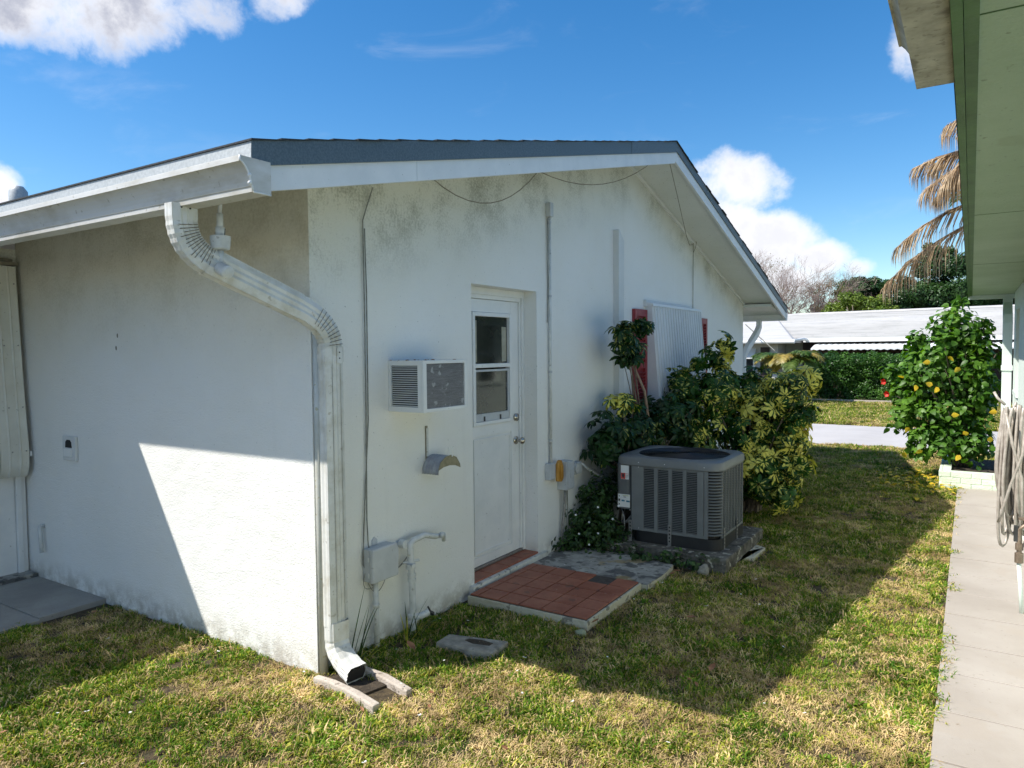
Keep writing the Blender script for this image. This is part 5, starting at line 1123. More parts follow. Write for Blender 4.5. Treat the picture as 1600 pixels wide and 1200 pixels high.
plant('variegated_shrub', 'large bushy umbrella shrub with yellow and green variegated leaves behind the condenser', 'shrub', (0.95, 4.9, 0),
      [((1.0, 4.95, 0.80), (0.50, 0.55, 0.55)), ((1.30, 4.95, 1.24), (0.25, 0.32, 0.30)), ((1.38, 4.95, 0.85), (0.18, 0.3, 0.35)), ((1.12, 4.75, 0.45), (0.42, 0.42, 0.36)), ((0.62, 4.75, 1.20), (0.38, 0.40, 0.36)), ((0.60, 4.95, 1.60), (0.15, 0.16, 0.24)), ((0.33, 4.6, 1.28), (0.20, 0.24, 0.28)), ((0.95, 5.05, 1.25), (0.3, 0.3, 0.25)), ((1.24, 5.70, 1.22), (0.24, 0.24, 0.16)), ((1.07, 5.6, 1.01), (0.26, 0.3, 0.22)), ((1.45, 5.25, 1.35), (0.17, 0.22, 0.16)), ((0.45, 4.4, 0.85), (0.40, 0.40, 0.35)), ((1.36, 4.6, 0.28), (0.16, 0.2, 0.16)), ((0.70, 4.9, 1.72), (0.10, 0.12, 0.14)), ((0.45, 4.8, 1.52), (0.10, 0.12, 0.10)), ((1.50, 4.9, 1.05), (0.10, 0.2, 0.12)), ((1.48, 4.7, 0.55), (0.12, 0.2, 0.12))],
      1060, PV, [M['leaf_var'], M['leaf_var2']], r1, up=0.22, smin=0.55, smax=1.15, shell=0.35, mat_pick=lambda p, r: 1 if r.random() < min(0.92, max(0.12, 1.25-p.x*0.95+(0.2 if p.z < 0.4 else 0))) else 0, stems=44, stem_r=0.013, xmin=0.06)
r2 = random.Random(22)
plant('dark_shrub', 'dark green umbrella shrub in shade against the wall, left of the yellow one', 'shrub', (0.2, 3.6, 0),
      [((0.22, 3.10, 0.90), (0.19, 0.26, 0.26)), ((0.26, 3.65, 0.92), (0.24, 0.42, 0.32)), ((0.40, 4.1, 1.05), (0.30, 0.34, 0.28)), ((0.24, 3.75, 0.5), (0.22, 0.4, 0.4))],
      420, PD_, [M['leaf_dark']], r2, up=0.4, smin=0.75, smax=1.1, shell=0.35, stems=22, stem_r=0.011, xmin=0.03)
r3 = random.Random(23)
T3 = plant('tall_shrub', 'slender leaning umbrella shrub with one round leafy crown in front of the left red shutter', 'shrub', (0.30, 3.75, 0),
      [((0.25, 3.42, 1.72), (0.13, 0.20, 0.19)), ((0.30, 3.28, 1.86), (0.10, 0.12, 0.08)), ((0.33, 3.60, 1.90), (0.08, 0.12, 0.06))], 62, PD_, [M['leaf_dark']], r3, up=0.5, smin=0.85, smax=1.15, shell=0.3, stems=7, stem_r=0.007, xmin=0.03)
MB().tube([(0.02, 0.02, 0), (0.03, 0.02, 0.9), (0.03, -0.12, 1.3), (-0.04, -0.30, 1.62)], [0.018, 0.015, 0.013, 0.010], 7).build('trunk', M['twig'], T3, smooth=True)
r4 = random.Random(24)
plant('small_shrub', 'small yellowish tuft of umbrella leaves on a stem at the foot of the red shutter', 'shrub', (0.22, 3.40, 0.0),
      [((0.22, 3.40, 1.22), (0.13, 0.16, 0.10))], 26, PV[:2], [M['leaf_var']], r4, up=0.55, shell=0.2, smin=0.8, smax=1.0, stems=5, stem_r=0.009, xmin=0.03)

# hibiscus
def broad(L, W, s): return leafshape(L, W, 0.22, 0.22, 4, peak=0.38)
HV = []
for s in range(3):
    rr = random.Random(s); parts = []
    for i in range(5):
        a = 2*PI*i/5*1.6+rr.uniform(-.3, .3); lf = leafshape(0.098*rr.uniform(0.75, 1.1), 0.072*rr.uniform(0.75, 1.1), 0.3, 0.2, 4, peak=0.38)
        mm = Matrix.Translation((0, 0, -0.02*i)) @ Matrix.Rotation(a, 4, 'Z') @ Matrix.Translation((0, 0.035, 0)) @ Matrix.Rotation(-rr.uniform(0.0, 0.6), 4, 'X')
        parts.append((*lf, npm(mm)))
    HV.append(join(parts))
r5 = random.Random(31)
hibT = plant('hibiscus_bush', 'big bright green hibiscus bush growing out of the mint brick planter', 'shrub', (2.75, 8.2, 0.17),
      [((2.52, 8.2, 1.45), (0.52, 0.50, 0.50)), ((2.72, 8.2, 1.85), (0.36, 0.36, 0.34)), ((2.18, 8.15, 1.20), (0.28, 0.34, 0.32)), ((2.62, 8.15, 0.88), (0.42, 0.40, 0.36)), ((2.95, 8.2, 1.3), (0.22, 0.4, 0.65)), ((2.32, 8.05, 0.5), (0.2, 0.25, 0.24)), ((2.93, 8.0, 0.50), (0.2, 0.3, 0.3)), ((2.60, 8.0, 0.55), (0.35, 0.32, 0.28)), ((2.15, 8.1, 0.85), (0.22, 0.3, 0.28)), ((2.60, 8.15, 2.08), (0.13, 0.14, 0.18)), ((2.25, 8.1, 1.78), (0.12, 0.14, 0.16)), ((2.98, 8.1, 1.95), (0.10, 0.14, 0.12)), ((1.98, 8.1, 1.38), (0.12, 0.16, 0.12)), ((2.45, 8.1, 1.98), (0.08, 0.1, 0.14)), ((2.72, 8.15, 2.24), (0.05, 0.06, 0.1))],
      1150, HV, [M['leaf_hib'], M['leaf_yellow']], r5, up=0.5, smin=0.6, smax=1.1, shell=0.5, stems=60, stem_r=0.011, stem_mat=M['bark'],
      mat_pick=lambda p, r: 0, zmin=0.2)
# single yellowed leaves and red flowers on it
ylf = leafshape(0.082, 0.062, 0.25, 0.2, 4, peak=0.38); yme = mesh_uv('yellow_leaf', *ylf, M['leaf_yellow'])
ypx = [(-0.15, 7.64, 1.37), (-0.02, 7.62, 1.24), (-0.33, 7.66, 1.31), (-0.62, 7.72, 1.10), (-0.48, 7.70, 1.02), (-0.30, 7.64, 1.02), (-0.24, 7.62, 1.00), (0.36, 7.66, 0.72), (-0.10, 7.64, 0.66), (0.02, 7.62, 0.44), (-0.55, 7.75, 0.48), (-0.40, 7.72, 0.20), (-0.62, 7.74, 0.16), (0.0, 7.66, 0.18), (0.3, 7.7, 0.35)]
for (x, y, z) in ypx:
    o = bpy.data.objects.new('yellow_leaf', yme); COL.objects.link(o); o.parent = hibT
    o.matrix_basis = Matrix.Translation((x+0.0, y-8.2-0.02, z+0.02)) @ Matrix.Rotation(r5.uniform(-1.2, 1.2), 4, 'Y') @ Matrix.Rotation(-r5.uniform(0.6, 1.6), 4, 'X') @ Matrix.Rotation(r5.uniform(0, 6), 4, 'Z')
    o['label'] = 'yellowed leaf'
pet = leafshape(0.07, 0.055, -0.3, 0.3, 3); parts = [(*pet, npm(Matrix.Rotation(2*PI*i/5, 4, 'Z') @ Matrix.Rotation(0.5, 4, 'X'))) for i in range(5)]
fV, fF, fU = join(parts); fme = mesh_uv('flower', fV, fF, fU, M['petal_red'])
for (x, y, z) in ((-0.86, -0.1, 1.06), (-0.82, -0.12, 0.90)):
    o = bpy.data.objects.new('flower', fme); COL.objects.link(o); o.parent = hibT; o['label'] = 'red hibiscus flower'
    o.matrix_basis = Matrix.Translation((x, y, z)) @ orient((-0.5, -0.8, -0.1), x*9, 0.85)

# fallen yellow leaves near the planter: one litter mass
parts = []; rl = random.Random(8)
for i in range(170):
    x = 2.35+rl.gauss(0, 0.28); y = 7.55+rl.gauss(0, 0.5)
    if x > 2.7 and y < 7.36: 
        if rl.random() < 0.7: continue
    if x > 2.56 and y > 7.36: continue
    if y > 9 or x < 1.2: continue
    parts.append((*ylf, npm(Matrix.Translation((x, y, rl.uniform(0.03, 0.055))) @ Matrix.Rotation(rl.uniform(0, 6.3), 4, 'Z') @ Matrix.Rotation(rl.uniform(-.4, .4), 4, 'X') @ Matrix.Rotation(rl.uniform(-.4, .4), 4, 'Y') @ Matrix.Scale(rl.uniform(0.6, 1.0), 4))))
V, Fc, UV = join(parts); o = bpy.data.objects.new('fallen_leaves', mesh_uv('fallen_leaves', V, Fc, UV, M['leaf_yellow'])); COL.objects.link(o)
tag(o, 'scatter of fallen yellow leaves on the grass beside the mint planter', 'leaf litter', kind='stuff')
parts = []; rl2 = random.Random(77); twl = leafshape(0.03, 0.016, -0.3, 0.5, 3); stk = leafshape(0.09, 0.004, 0.1, 0.5, 3)
for i in range(260):
    x = rl2.uniform(-2.0, 2.68); y = rl2.uniform(-1.9, 6.5)
    if x < 0.12 and y > -0.06 or (0.0 < x < 1.4 and 1.2 < y < 3.9): continue
    parts.append((*(twl if rl2.random() < 0.7 else stk), npm(Matrix.Translation((x, y, rl2.uniform(0.018, 0.04))) @ Matrix.Rotation(rl2.uniform(0, 6.3), 4, 'Z') @ Matrix.Rotation(rl2.uniform(-.4, .4), 4, 'X') @ Matrix.Rotation(rl2.uniform(-.5, .5), 4, 'Y') @ Matrix.Scale(rl2.uniform(0.6, 1.3), 4))))
V, Fc, UV = join(parts); o = bpy.data.objects.new('lawn_litter', mesh_uv('lawn_litter', V, Fc, UV, M['leaf_brown'])); COL.objects.link(o); tag(o, 'tiny dry leaves and twig bits scattered through the lawn', 'leaf litter', kind='stuff')
# single brown leaves lying on the lawn
blf = leafshape(0.060, 0.036, -0.35, 0.5, 4); bme = mesh_uv('dry_leaf', *blf, M['leaf_brown'])
spots = [(1.07, 2.52, 'curled brown dead leaf at the foot of the condenser pad'), (1.02, 2.40, 'pale brown dead leaf in the grass beside the old concrete slab corner'), (1.26, 2.05, 'round tan dead leaf on the shaded grass right of the tiled stoop'), (1.40, 1.66, 'reddish dead leaf on the shaded lawn'), (0.95, 1.27, 'small brown dead leaf just off the stoop corner'), (0.30, 0.42, 'orange brown dead leaf between the pipe and the concrete block'), (1.75, 1.0, 'tan dead leaf close to the shadow tip'), (-0.1, -1.5, 'reddish dead leaf on the sunlit foreground grass'), (0.2, -2.0, 'tan dead leaf lowest in the foreground')]
for (x, y, lb) in spots:
    o = bpy.data.objects.new('dry_leaf', bme); COL.objects.link(o); tag(o, lb, 'leaf', 'dead leaves on the lawn')
    o.matrix_world = Matrix.Translation((x, y, 0.05)) @ Matrix.Rotation(rl.uniform(0, 6.3), 4, 'Z') @ Matrix.Rotation(rl.uniform(-.3, .3), 4, 'X') @ Matrix.Scale(rl.uniform(0.8, 1.15), 4)

# weeds between wall and condenser, with white flowers, dry vines
wl = [leafshape(0.055, 0.034, 0.3, 0.2, 3, peak=0.4)]
wv = []
for s in range(3):
    rr = random.Random(50+s); wv.append(join([(*wl[0], npm(Matrix.Translation((0, 0, 0.02*i)) @ Matrix.Rotation(i*2.4, 4, 'Z') @ Matrix.Rotation(rr.uniform(-.5, .3), 4, 'X') @ Matrix.Scale(rr.uniform(0.6, 1.1), 4))) for i in range(6)]))
WD = plant('weeds', 'tangle of dark creeping weeds with tiny white flowers between wall and condenser', 'weeds', (0.3, 2.85, 0),
      [((0.16, 2.85, 0.16), (0.17, 0.20, 0.24)), ((0.32, 2.80, 0.14), (0.22, 0.14, 0.22)), ((0.14, 3.05, 0.40), (0.12, 0.22, 0.20)), ((0.12, 2.62, 0.08), (0.12, 0.12, 0.10)), ((0.6, 2.68, 0.05), (0.3, 0.07, 0.06)), ((1.0, 2.70, 0.05), (0.25, 0.05, 0.05))],
      420, wv, [M['leaf_weed']], random.Random(51), up=0.5, shell=0.3, smin=0.7, smax=1.1, stems=40, stem_r=0.004, stem_mat=M['leaf_weed'], xmin=0.02, zmin=0.01)
mb = MB(); rv = random.Random(52)
for i in range(75):
    a = Vector((rv.uniform(0.12, 0.6), rv.uniform(2.55, 2.75), rv.uniform(0.03, 0.14))); b_ = a+Vector((rv.uniform(0.1, 0.35), rv.uniform(-0.1, 0.12), rv.uniform(-0.08, 0.16)))
    mb.tube(bez(a, (a+b_)/2+Vector((rv.uniform(-.08, .08), rv.uniform(-.08, .08), rv.uniform(-.05, .12))), b_, 5), rv.uniform(0.0014, 0.003), 4)
o = mb.build('dry_vines', M['twig'], WD); o['kind'] = 'stuff'
ptl = leafshape(0.014, 0.012, -0.2, 0.1, 2); wf = mesh_uv('white_flower', *join([(*ptl, npm(Matrix.Rotation(2*PI*i/5, 4, 'Z'))) for i in range(5)]), M['petal_white'])
for (x, y, z) in ((0.34, 2.66, 0.42), (0.28, 2.62, 0.30), (0.45, 2.70, 0.33), (0.2, 2.60, 0.20), (0.30, 2.58, 0.13), (0.5, 2.7, 0.44), (0.36, 2.62, 0.22), (0.15, 2.64, 0.34)):
    o = bpy.data.objects.new('white_flower', wf); COL.objects.link(o); o.parent = WD; o.matrix_basis = Matrix.Translation((x-0.3, y-2.85-0.03, z)) @ orient((0.5, -0.7, 0.6), x*7, 0.7)
# little flowers in the lawn, one mass
parts = []; rf = random.Random(53)
for i in range(70):
    x = rf.uniform(-1.5, 2.3); y = rf.uniform(-1.6, 3.0)
    if x < 0.1 and y > -0.05: continue
    parts.append((*ptl, npm(Matrix.Translation((x, y, 0.055)) @ Matrix.Rotation(rf.uniform(0, 6), 4, 'Z') @ Matrix.Scale(0.9, 4)))); parts.append((*ptl, npm(Matrix.Translation((x, y, 0.055)) @ Matrix.Rotation(rf.uniform(0, 6), 4, 'Z') @ Matrix.Scale(0.9, 4))))
V, Fc, UV = join(parts); o = bpy.data.objects.new('lawn_flowers', mesh_uv('lawn_flowers', V, Fc, UV, M['petal_white'])); COL.objects.link(o); tag(o, 'tiny white flowers sprinkled in the lawn grass', 'flowers', kind='stuff')

# long grass tufts against the wall
def blade(base, d, L, h, w_, sag_, n=6):
    d = Vector(d).normalized(); V = []; s = d.cross(Vector((0, 0, 1))).normalized()
    for i in range(n+1):
        t = i/n; p = Vector(base)+d*(L*t)+Vector((0, 0, h*t-sag_*t*t)); ww = w_*(1-t**2)*0.5+0.0003
        V += [tuple(p-s*ww), tuple(p+s*ww)]
    F2 = [(i*2, i*2+1, i*2+3, i*2+2) for i in range(n)]
    return V, F2
def tuft(label, base, n, seed, Lr, hr_, dirs):
    T = thing('grass_tuft', label, 'grass tuft', base, 'long grass tufts at the wall foot'); rr = random.Random(seed)
    for i in range(n):
        a = math.radians(rr.uniform(*dirs)); V, F2 = blade((rr.uniform(-.03, .03), rr.uniform(-.05, .05), 0), (math.cos(a), math.sin(a), 0), rr.uniform(*Lr), rr.uniform(*hr_), 0.008, rr.uniform(0.0, 0.22))
        MB().add(V, F2).build('blade', M['grass_lime'] if rr.random() < 0.15 else M['leaf_weed'], T)
tuft('tall thin grass blades fanning out right behind the white downspout', (0.09, 0.16, 0), 16, 61, (0.08, 0.30), (0.15, 0.48), (10, 100))
tuft('arching grass tuft at the foot of the painted water riser', (0.11, 0.60, 0), 15, 62, (0.08, 0.22), (0.18, 0.36), (-70, 60))
# hedge, palm, background trees
def leafcloud(blobs, n, size, mat, r, shell=0.6, name='foliage', up=0.3, zmin=0.0, kind=True, parent=None, base=(0, 0, 0), clump=None):
    b = np.array(base); V = np.zeros((n*4, 3)); pts = blob_points(blobs, n, r, shell, zmin)
    rr = np.random.default_rng(r.randrange(10**6))
    P = np.array([p for p, d in pts])-b; D = np.array([d for p, d in pts])
    N_ = D*(1-up)+np.array([0, 0, up])+rr.normal(0, 0.5, (n, 3)); N_ /= np.linalg.norm(N_, axis=1)[:, None]
    A = np.cross(N_, rr.normal(0, 1, (n, 3))); A /= np.linalg.norm(A, axis=1)[:, None]; B = np.cross(N_, A)
    s = (size*rr.uniform(0.6, 1.3, n))[:, None]
    if clump: P = P+rr.normal(0, clump, (n, 3))
    V[0::4] = P-A*s*0.5; V[1::4] = P-B*s*0.28; V[2::4] = P+A*s*0.5+N_*s*0.1; V[3::4] = P+B*s*0.28
    me = bpy.data.meshes.new(name); me.from_pydata(V.tolist(), [], [(i*4, i*4+1, i*4+2, i*4+3) for i in range(n)]); me.materials.append(mat); me.update()
    o = bpy.data.objects.new(name, me); COL.objects.link(o); o.parent = parent
    if kind: o['kind'] = 'stuff'
    return o
def tree(name, label, cat, base, trunk_h, tr, blobs, n, size, mat, seed, limbs=10, bark=None, shell=0.45, subs=26, subr=0.36, group=None):
    r = random.Random(seed); T = thing(name, label, cat, base, group); b = Vector(base)
    tb = MB().tube([(0, 0, 0), (0.03*tr*5, 0.02, trunk_h*0.5), (0, 0.05, trunk_h)], [tr, tr*0.8, tr*0.6], 8)
    for i in range(limbs):
        c, rad = blobs[r.randrange(len(blobs))]; e_ = Vector(c)+Vector((r.uniform(-.7, .7)*rad[0], r.uniform(-.7, .7)*rad[1], r.uniform(-.5, .8)*rad[2]))-b
        s_ = Vector((0, 0, trunk_h*r.uniform(0.6, 1))); tb.tube(bez(s_, (s_+e_)/2+Vector((0, 0, 0.2)), e_, 5), [tr*0.4*(1-0.15*j) for j in range(6)], 5)
    tb.build('trunk', bark or M['bark'], T, smooth=True)
    sub = []
    for i in range(subs):
        c, rad = blobs[r.randrange(len(blobs))]; d = Vector((r.gauss(0, 1), r.gauss(0, 1), r.gauss(0, 1))).normalized(); q = r.uniform(0.45, 0.95)
        k_ = r.uniform(0.6, 1.2)*subr*min(rad)
        sub.append(((c[0]+d.x*rad[0]*q, c[1]+d.y*rad[1]*q, c[2]+d.z*rad[2]*q), (k_, k_, k_*0.8)))
    leafcloud(sub, n, size, mat, r, shell, 'crown', 0.35, 0.3, True, T, base)
    return T
rh = random.Random(71)
HG = thing('hedge', 'dense clipped green hedge in front of the far house porch', 'hedge', (-0.2, 22.2, 0))
hb = [((-1.45+4.1*(i+rh.random())/16, 22.1+rh.uniform(-.2, .2), z), (rh.uniform(.22, .4), 0.35, rh.uniform(.18, .30))) for z in (0.2, 0.45, 0.7, 0.95, 1.2, 1.32) for i in range(16)]
leafcloud(hb, 40000, 0.07, M['leaf_hedge'], rh, 0.75, 'foliage', 0.4, 0.02, True, HG, (-0.2, 22.2, 0))
mb = MB()
for i in range(24): x = rh.uniform(-1.4, 1.9); mb.tube([(x, 0.05, 0), (x+rh.uniform(-.2, .2), rh.uniform(0, .2), 0.9)], 0.015, 5)
mb.build('stem', M['bark'], HG, loc=(0.0, 0, 0))
hb2 = [((x, 21.9, z), (0.4, 0.4, s)) for (x, z, s) in ((-4.3, 0.30, 0.32), (-3.6, 0.22, 0.24), (-2.9, 0.3, 0.4), (-2.2, 0.42, 0.55))]
LS = thing('foundation_shrubs', 'low green shrub row under the far house windows', 'shrub', (-3.2, 21.9, 0)); leafcloud(hb2, 5000, 0.06, M['leaf_hedge'], rh, 0.6, 'foliage', 0.4, 0.02, True, LS, (-3.2, 21.9, 0))

def frond(T, base, az, L, rise, droop, nl, ll, mat, r, hang=0.5, rachis_mat=None, lw=0.03, name='frond', hook=0.0):
    """one palm frond: a drooping midrib and two rows of leaflets"""
    d = Vector((math.cos(az), math.sin(az), 0)); s = Vector((-d.y, d.x, 0)); pts = []
    n = 12
    for i in range(n+1):
        t = i/n; pts.append(Vector(base)+d*(L*(t-hook*t*t*t))+Vector((0, 0, rise*t-droop*t*t)))
    o = MB().tube(pts, [0.022*(1-0.075*i)*L/2.0 for i in range(n+1)], 5).build(name, rachis_mat or mat, T)
    V = []; Fc = []
    for k_ in range(nl):
        t = 0.10+0.9*(k_+r.random()*0.6)/nl; i = min(int(t*n), n-1); p = pts[i].lerp(pts[i+1], t*n-i); tg = (pts[i+1]-pts[i]).normalized()
        for sg in (-1, 1):
            l2 = ll*math.sin(PI*(0.18+0.76*t))**0.7*r.uniform(0.8, 1.1)
            out = (s*sg*(1-hang)+tg*0.55+Vector((0, 0, 0.15-hang*0.3))+Vector((r.uniform(-.15, .15), r.uniform(-.15, .15), r.uniform(-.1, .1)))).normalized()
            q1 = p+out*l2*0.4; q2 = p+out*l2*(0.75-0.2*hang)+Vector((0, 0, -l2*hang*0.35)); q3 = p+out*l2*(1-0.5*hang)+Vector((0, 0, -l2*hang*0.95))
            wv_ = tg.cross(out).cross(out).normalized()*lw*0.5 if tg.cross(out).length > 0.01 else s*lw*0.5
            o_ = len(V); V += [tuple(p-wv_*0.5), tuple(p+wv_*0.5), tuple(q1-wv_), tuple(q1+wv_), tuple(q2-wv_*0.7), tuple(q2+wv_*0.7), tuple(q3)]
            Fc += [(o_, o_+1, o_+3, o_+2), (o_+2, o_+3, o_+5, o_+4), (o_+4, o_+5, o_+6)]
    me = bpy.data.meshes.new('leaflets'); me.from_pydata(V, [], Fc); me.materials.append(mat); me.update()
    q = bpy.data.objects.new('leaflets', me); COL.objects.link(q); q.parent = o; q['kind'] = 'stuff'
    return o
rp = random.Random(81)
PM = thing('young_palm', 'small green and golden palm left of the clipped hedge', 'palm', (-1.85, 20.6, 0))
MB().tube([(0, 0, 0), (0, 0, 1.4)], [0.13, 0.1], 8).build('trunk', M['bark'], PM, smooth=True)
for i in range(18):
    az = 2*PI*i/18+rp.uniform(-.15, .15); L = rp.uniform(1.2, 1.5); rs = rp.uniform(0.55, 0.85) if i % 2 else rp.uniform(0.1, 0.5)
    frond(PM, (0, 0, 1.35), az, L, rs, rs*0.65+rp.uniform(0.1, 0.5), 36, 0.40, M['palm_gold'] if rp.random() < 0.5 else M['palm_green'], rp, 0.3, lw=0.05, hook=0.25)
# coconut palm behind the neighbour's house: dead fronds hang into view
CP = thing('coconut_palm', 'coconut palm with dry brown hanging fronds rising behind the green house', 'palm', (3.9, 14.5, 0))
MB().tube([(0.4, 0, 0), (0.25, 0, 2.5), (0, 0, 5.6)], [0.2, 0.15, 0.13], 10).build('trunk', M['bark'], CP, smooth=True)
for (az, L, rs, dr, dead, hk, zb) in ((178, 3.0, -0.45, 1.05, 1, 0.12, 4.45), (186, 2.75, 0.0, 1.0, 1, 0.12, 4.7), (195, 2.2, 0.35, 0.95, 1, 0.1, 5.35), (172, 2.0, 0.75, 0.9, 1, 0.1, 5.55), (205, 2.2, 0.55, 1.3, 1, 0.2, 5.5), (182, 2.3, 0.65, 0.75, 1, 0.1, 5.45), (174, 1.9, 0.5, 1.1, 1, 0.1, 5.35), (190, 1.8, 1.2, 0.9, 1, 0.15, 5.75), (240, 2.6, 1.6, 1.0, 1, 0.1, 5.6), (120, 3.0, 1.3, 1.8, 0, 0.1, 5.5), (60, 3.0, 1.3, 1.8, 0, 0.1, 5.5), (0, 3.0, 1.3, 1.9, 0, 0.1, 5.5), (-60, 3.0, 1.4, 1.9, 0, 0.1, 5.5), (-110, 2.3, 1.5, 1.5, 0, 0.1, 5.5)):
    frond(CP, (0, 0, zb), math.radians(az), L, rs, dr, 80, 0.85, M['palm_dead'] if dead else M['palm_green'], rp, 0.86 if dead else 0.4, lw=0.022 if dead else 0.04, hook=hk, rachis_mat=M['twig'] if dead else M['palm_green'])
tree('broad_tree', 'large dark evergreen tree rising behind the right part of the white roof', 'tree', (1.6, 37, 0), 2.6, 0.25, [((2.2, 37, 4.7), (2.0, 1.8, 1.9)), ((0.6, 36.8, 4.3), (1.4, 1.2, 1.5)), ((3.9, 37, 4.6), (1.6, 1.6, 1.9)), ((1.3, 37, 5.9), (0.9, 1.0, 0.6)), ((-0.1, 37, 3.3), (0.8, 0.9, 1.0)), ((1.6, 36.4, 3.2), (2.2, 0.8, 0.9))], 62000, 0.15, M['leaf_ficus'], 91, subs=170, subr=0.42)
tree('round_tree', 'yellow green round tree just above the white roof, left of the dark evergreen', 'tree', (-1.6, 34, 0), 2.2, 0.18, [((-1.7, 34, 3.3), (1.3, 1.0, 0.9)), ((-0.8, 34, 3.4), (0.8, 0.7, 0.8))], 20000, 0.12, M['leaf_lime'], 92, subs=60, subr=0.45)
tree('far_tree', 'dark green tree with brownish side behind the yellow green one', 'tree', (-2.6, 42, 0), 3.0, 0.22, [((-2.3, 42, 4.9), (1.15, 1.1, 1.0)), ((-1.6, 42, 4.6), (0.7, 0.8, 0.8))], 16000, 0.15, M['leaf_ficus'], 93, subs=50, subr=0.42)
tree('brown_tree', 'thin brownish tree between the bare tree and the dark ones', 'tree', (-4.6, 41, 0), 3.0, 0.2, [((-3.8, 41, 4.4), (1.5, 1.0, 1.1))], 5000, 0.10, M['leaf_olive'], 94, subs=40, subr=0.4)
# bare tree
def bare(T, p, d, L, r_, depth, r, mb):
    q = p+d*L; mb.tube([p, (p+q)/2+Vector((r.uniform(-.05, .05), r.uniform(-.05, .05), 0))*L, q], [r_, r_*0.8, r_*0.62], 4 if depth < 3 else 6, caps=False)
    if depth == 0: return
    for i in range(r.choice([2, 3, 3])):
        nd_ = (d+Vector((r.uniform(-.75, .75), r.uniform(-.75, .75), r.uniform(-.3, .5)))).normalized(); bare(T, p.lerp(q, r.uniform(0.6, 1)), nd_, L*r.uniform(0.62, 0.86), r_*0.62, depth-1, r, mb)
BT = thing('bare_tree', 'leafless grey pink tree with fine twigs beyond the eave of the white house', 'tree', (-6.2, 36, 0)); rb = random.Random(97)
mb = MB()
for (x, y, h0) in ((-0.6, 0, 1.1), (1.2, 0.5, 1.0), (3.0, 0.2, 0.86), (4.6, 0.8, 0.74), (-1.6, 0.5, 1.1)):
    for i in range(2): bare(BT, Vector((x*0.7, y, 0.8)), Vector((rb.uniform(-.35, .35), rb.uniform(-.2, .2), 1)).normalized(), 1.75*h0, 0.06, 7, rb, mb)
print('twig faces', len(mb.f)); mb.build('branches', M['bare_twig'], BT).name = 'crown'
MB().tube([(0, 0, 0), (0, 0, 0.9)], 0.12, 8).tube([(1.4, 0.3, 0), (1.4, 0.3, 0.9)], 0.1, 8).tube([(0.84, 0.5, 0), (0.84, 0.5, 0.9)], 0.1, 8).build('trunk', M['bark'], BT)
leafcloud([((-6.0, 36.1, 5.7), (1.3, 0.8, 0.9)), ((-5.2, 36.1, 4.6), (1.6, 0.8, 0.7))], 500, 0.07, M['leaf_olive'], rb, 0.2, 'leaf', 0.2, 0.3, True, BT, (-6.2, 36, 0))

# ------------------------------------------------------------------ lawn
def tuft_mesh(name, nb, hmin, hmax, rad, wid, weights, seed, lie=0.6):
    r = random.Random(seed); V = []; Fc = []; mi = []
    for i in range(nb):
        a = r.uniform(0, 2*PI); rr_ = rad*math.sqrt(r.random()); bx, by = rr_*math.cos(a), rr_*math.sin(a); az = r.uniform(0, 2*PI); h = r.uniform(hmin, hmax)
        ln = h*r.uniform(0.3, 1.9)*lie; dx, dy = math.cos(az), math.sin(az); w_ = wid*r.uniform(0.7, 1.3); sx_, sy_ = -dy*w_/2, dx*w_/2; tw = r.uniform(-0.6, 0.6)*w_
        o = len(V)
        V += [(bx-sx_, by-sy_, 0), (bx+sx_, by+sy_, 0), (bx+dx*ln*0.45-sx_, by+dy*ln*0.45-sy_, h*0.68-tw*0.4), (bx+dx*ln*0.45+sx_, by+dy*ln*0.45+sy_, h*0.68+tw*0.4), (bx+dx*ln, by+dy*ln, h*r.uniform(0.55, 1.05))]
        Fc += [(o, o+1, o+3, o+2), (o+2, o+3, o+4)]; u = r.random(); k_ = 0 if u < weights[0] else (1 if u < weights[0]+weights[1] else 2); mi += [k_, k_]
    me = bpy.data.meshes.new(name); me.from_pydata(V, [], Fc)
    for q in ('grass_green', 'grass_lime', 'grass_straw'): me.materials.append(M[q])
    me.polygons.foreach_set('material_index', mi); me.update(); return bpy.data.objects.new(name, me)
NB = 64
src = [tuft_mesh('green_tuft', NB, 0.014, 0.040, 0.062, 0.0046, (0.62, 0.26, 0.12), 1), tuft_mesh('green_tuft', NB, 0.014, 0.044, 0.062, 0.0050, (0.50, 0.32, 0.18), 2, 0.8),
       tuft_mesh('mixed_tuft', NB, 0.012, 0.034, 0.066, 0.0040, (0.24, 0.34, 0.42), 3, 0.9), tuft_mesh('mixed_tuft', NB, 0.012, 0.034, 0.066, 0.0042, (0.20, 0.42, 0.38), 4, 0.9),
       tuft_mesh('straw_tuft', NB, 0.008, 0.026, 0.07, 0.0034, (0.06, 0.22, 0.72), 5, 1.2), tuft_mesh('straw_tuft', NB, 0.008, 0.024, 0.07, 0.0036, (0.08, 0.14, 0.78), 6, 1.3),
       tuft_mesh('clover_tuft', 34, 0.014, 0.034, 0.05, 0.0115, (0.82, 0.15, 0.03), 7, 0.7)]
def vnoise(x, y, sc, seed):
    r = np.random.default_rng(seed); G = r.random((64, 64)); u = (x*sc+100) % 64; v = (y*sc+100) % 64; i = u.astype(int); j = v.astype(int); fu = u-i; fv = v-j; fu = fu*fu*(3-2*fu); fv = fv*fv*(3-2*fv)
    i1 = (i+1) % 64; j1 = (j+1) % 64
    return (G[i, j]*(1-fu)+G[i1, j]*fu)*(1-fv)+(G[i, j1]*(1-fu)+G[i1, j1]*fu)*fv
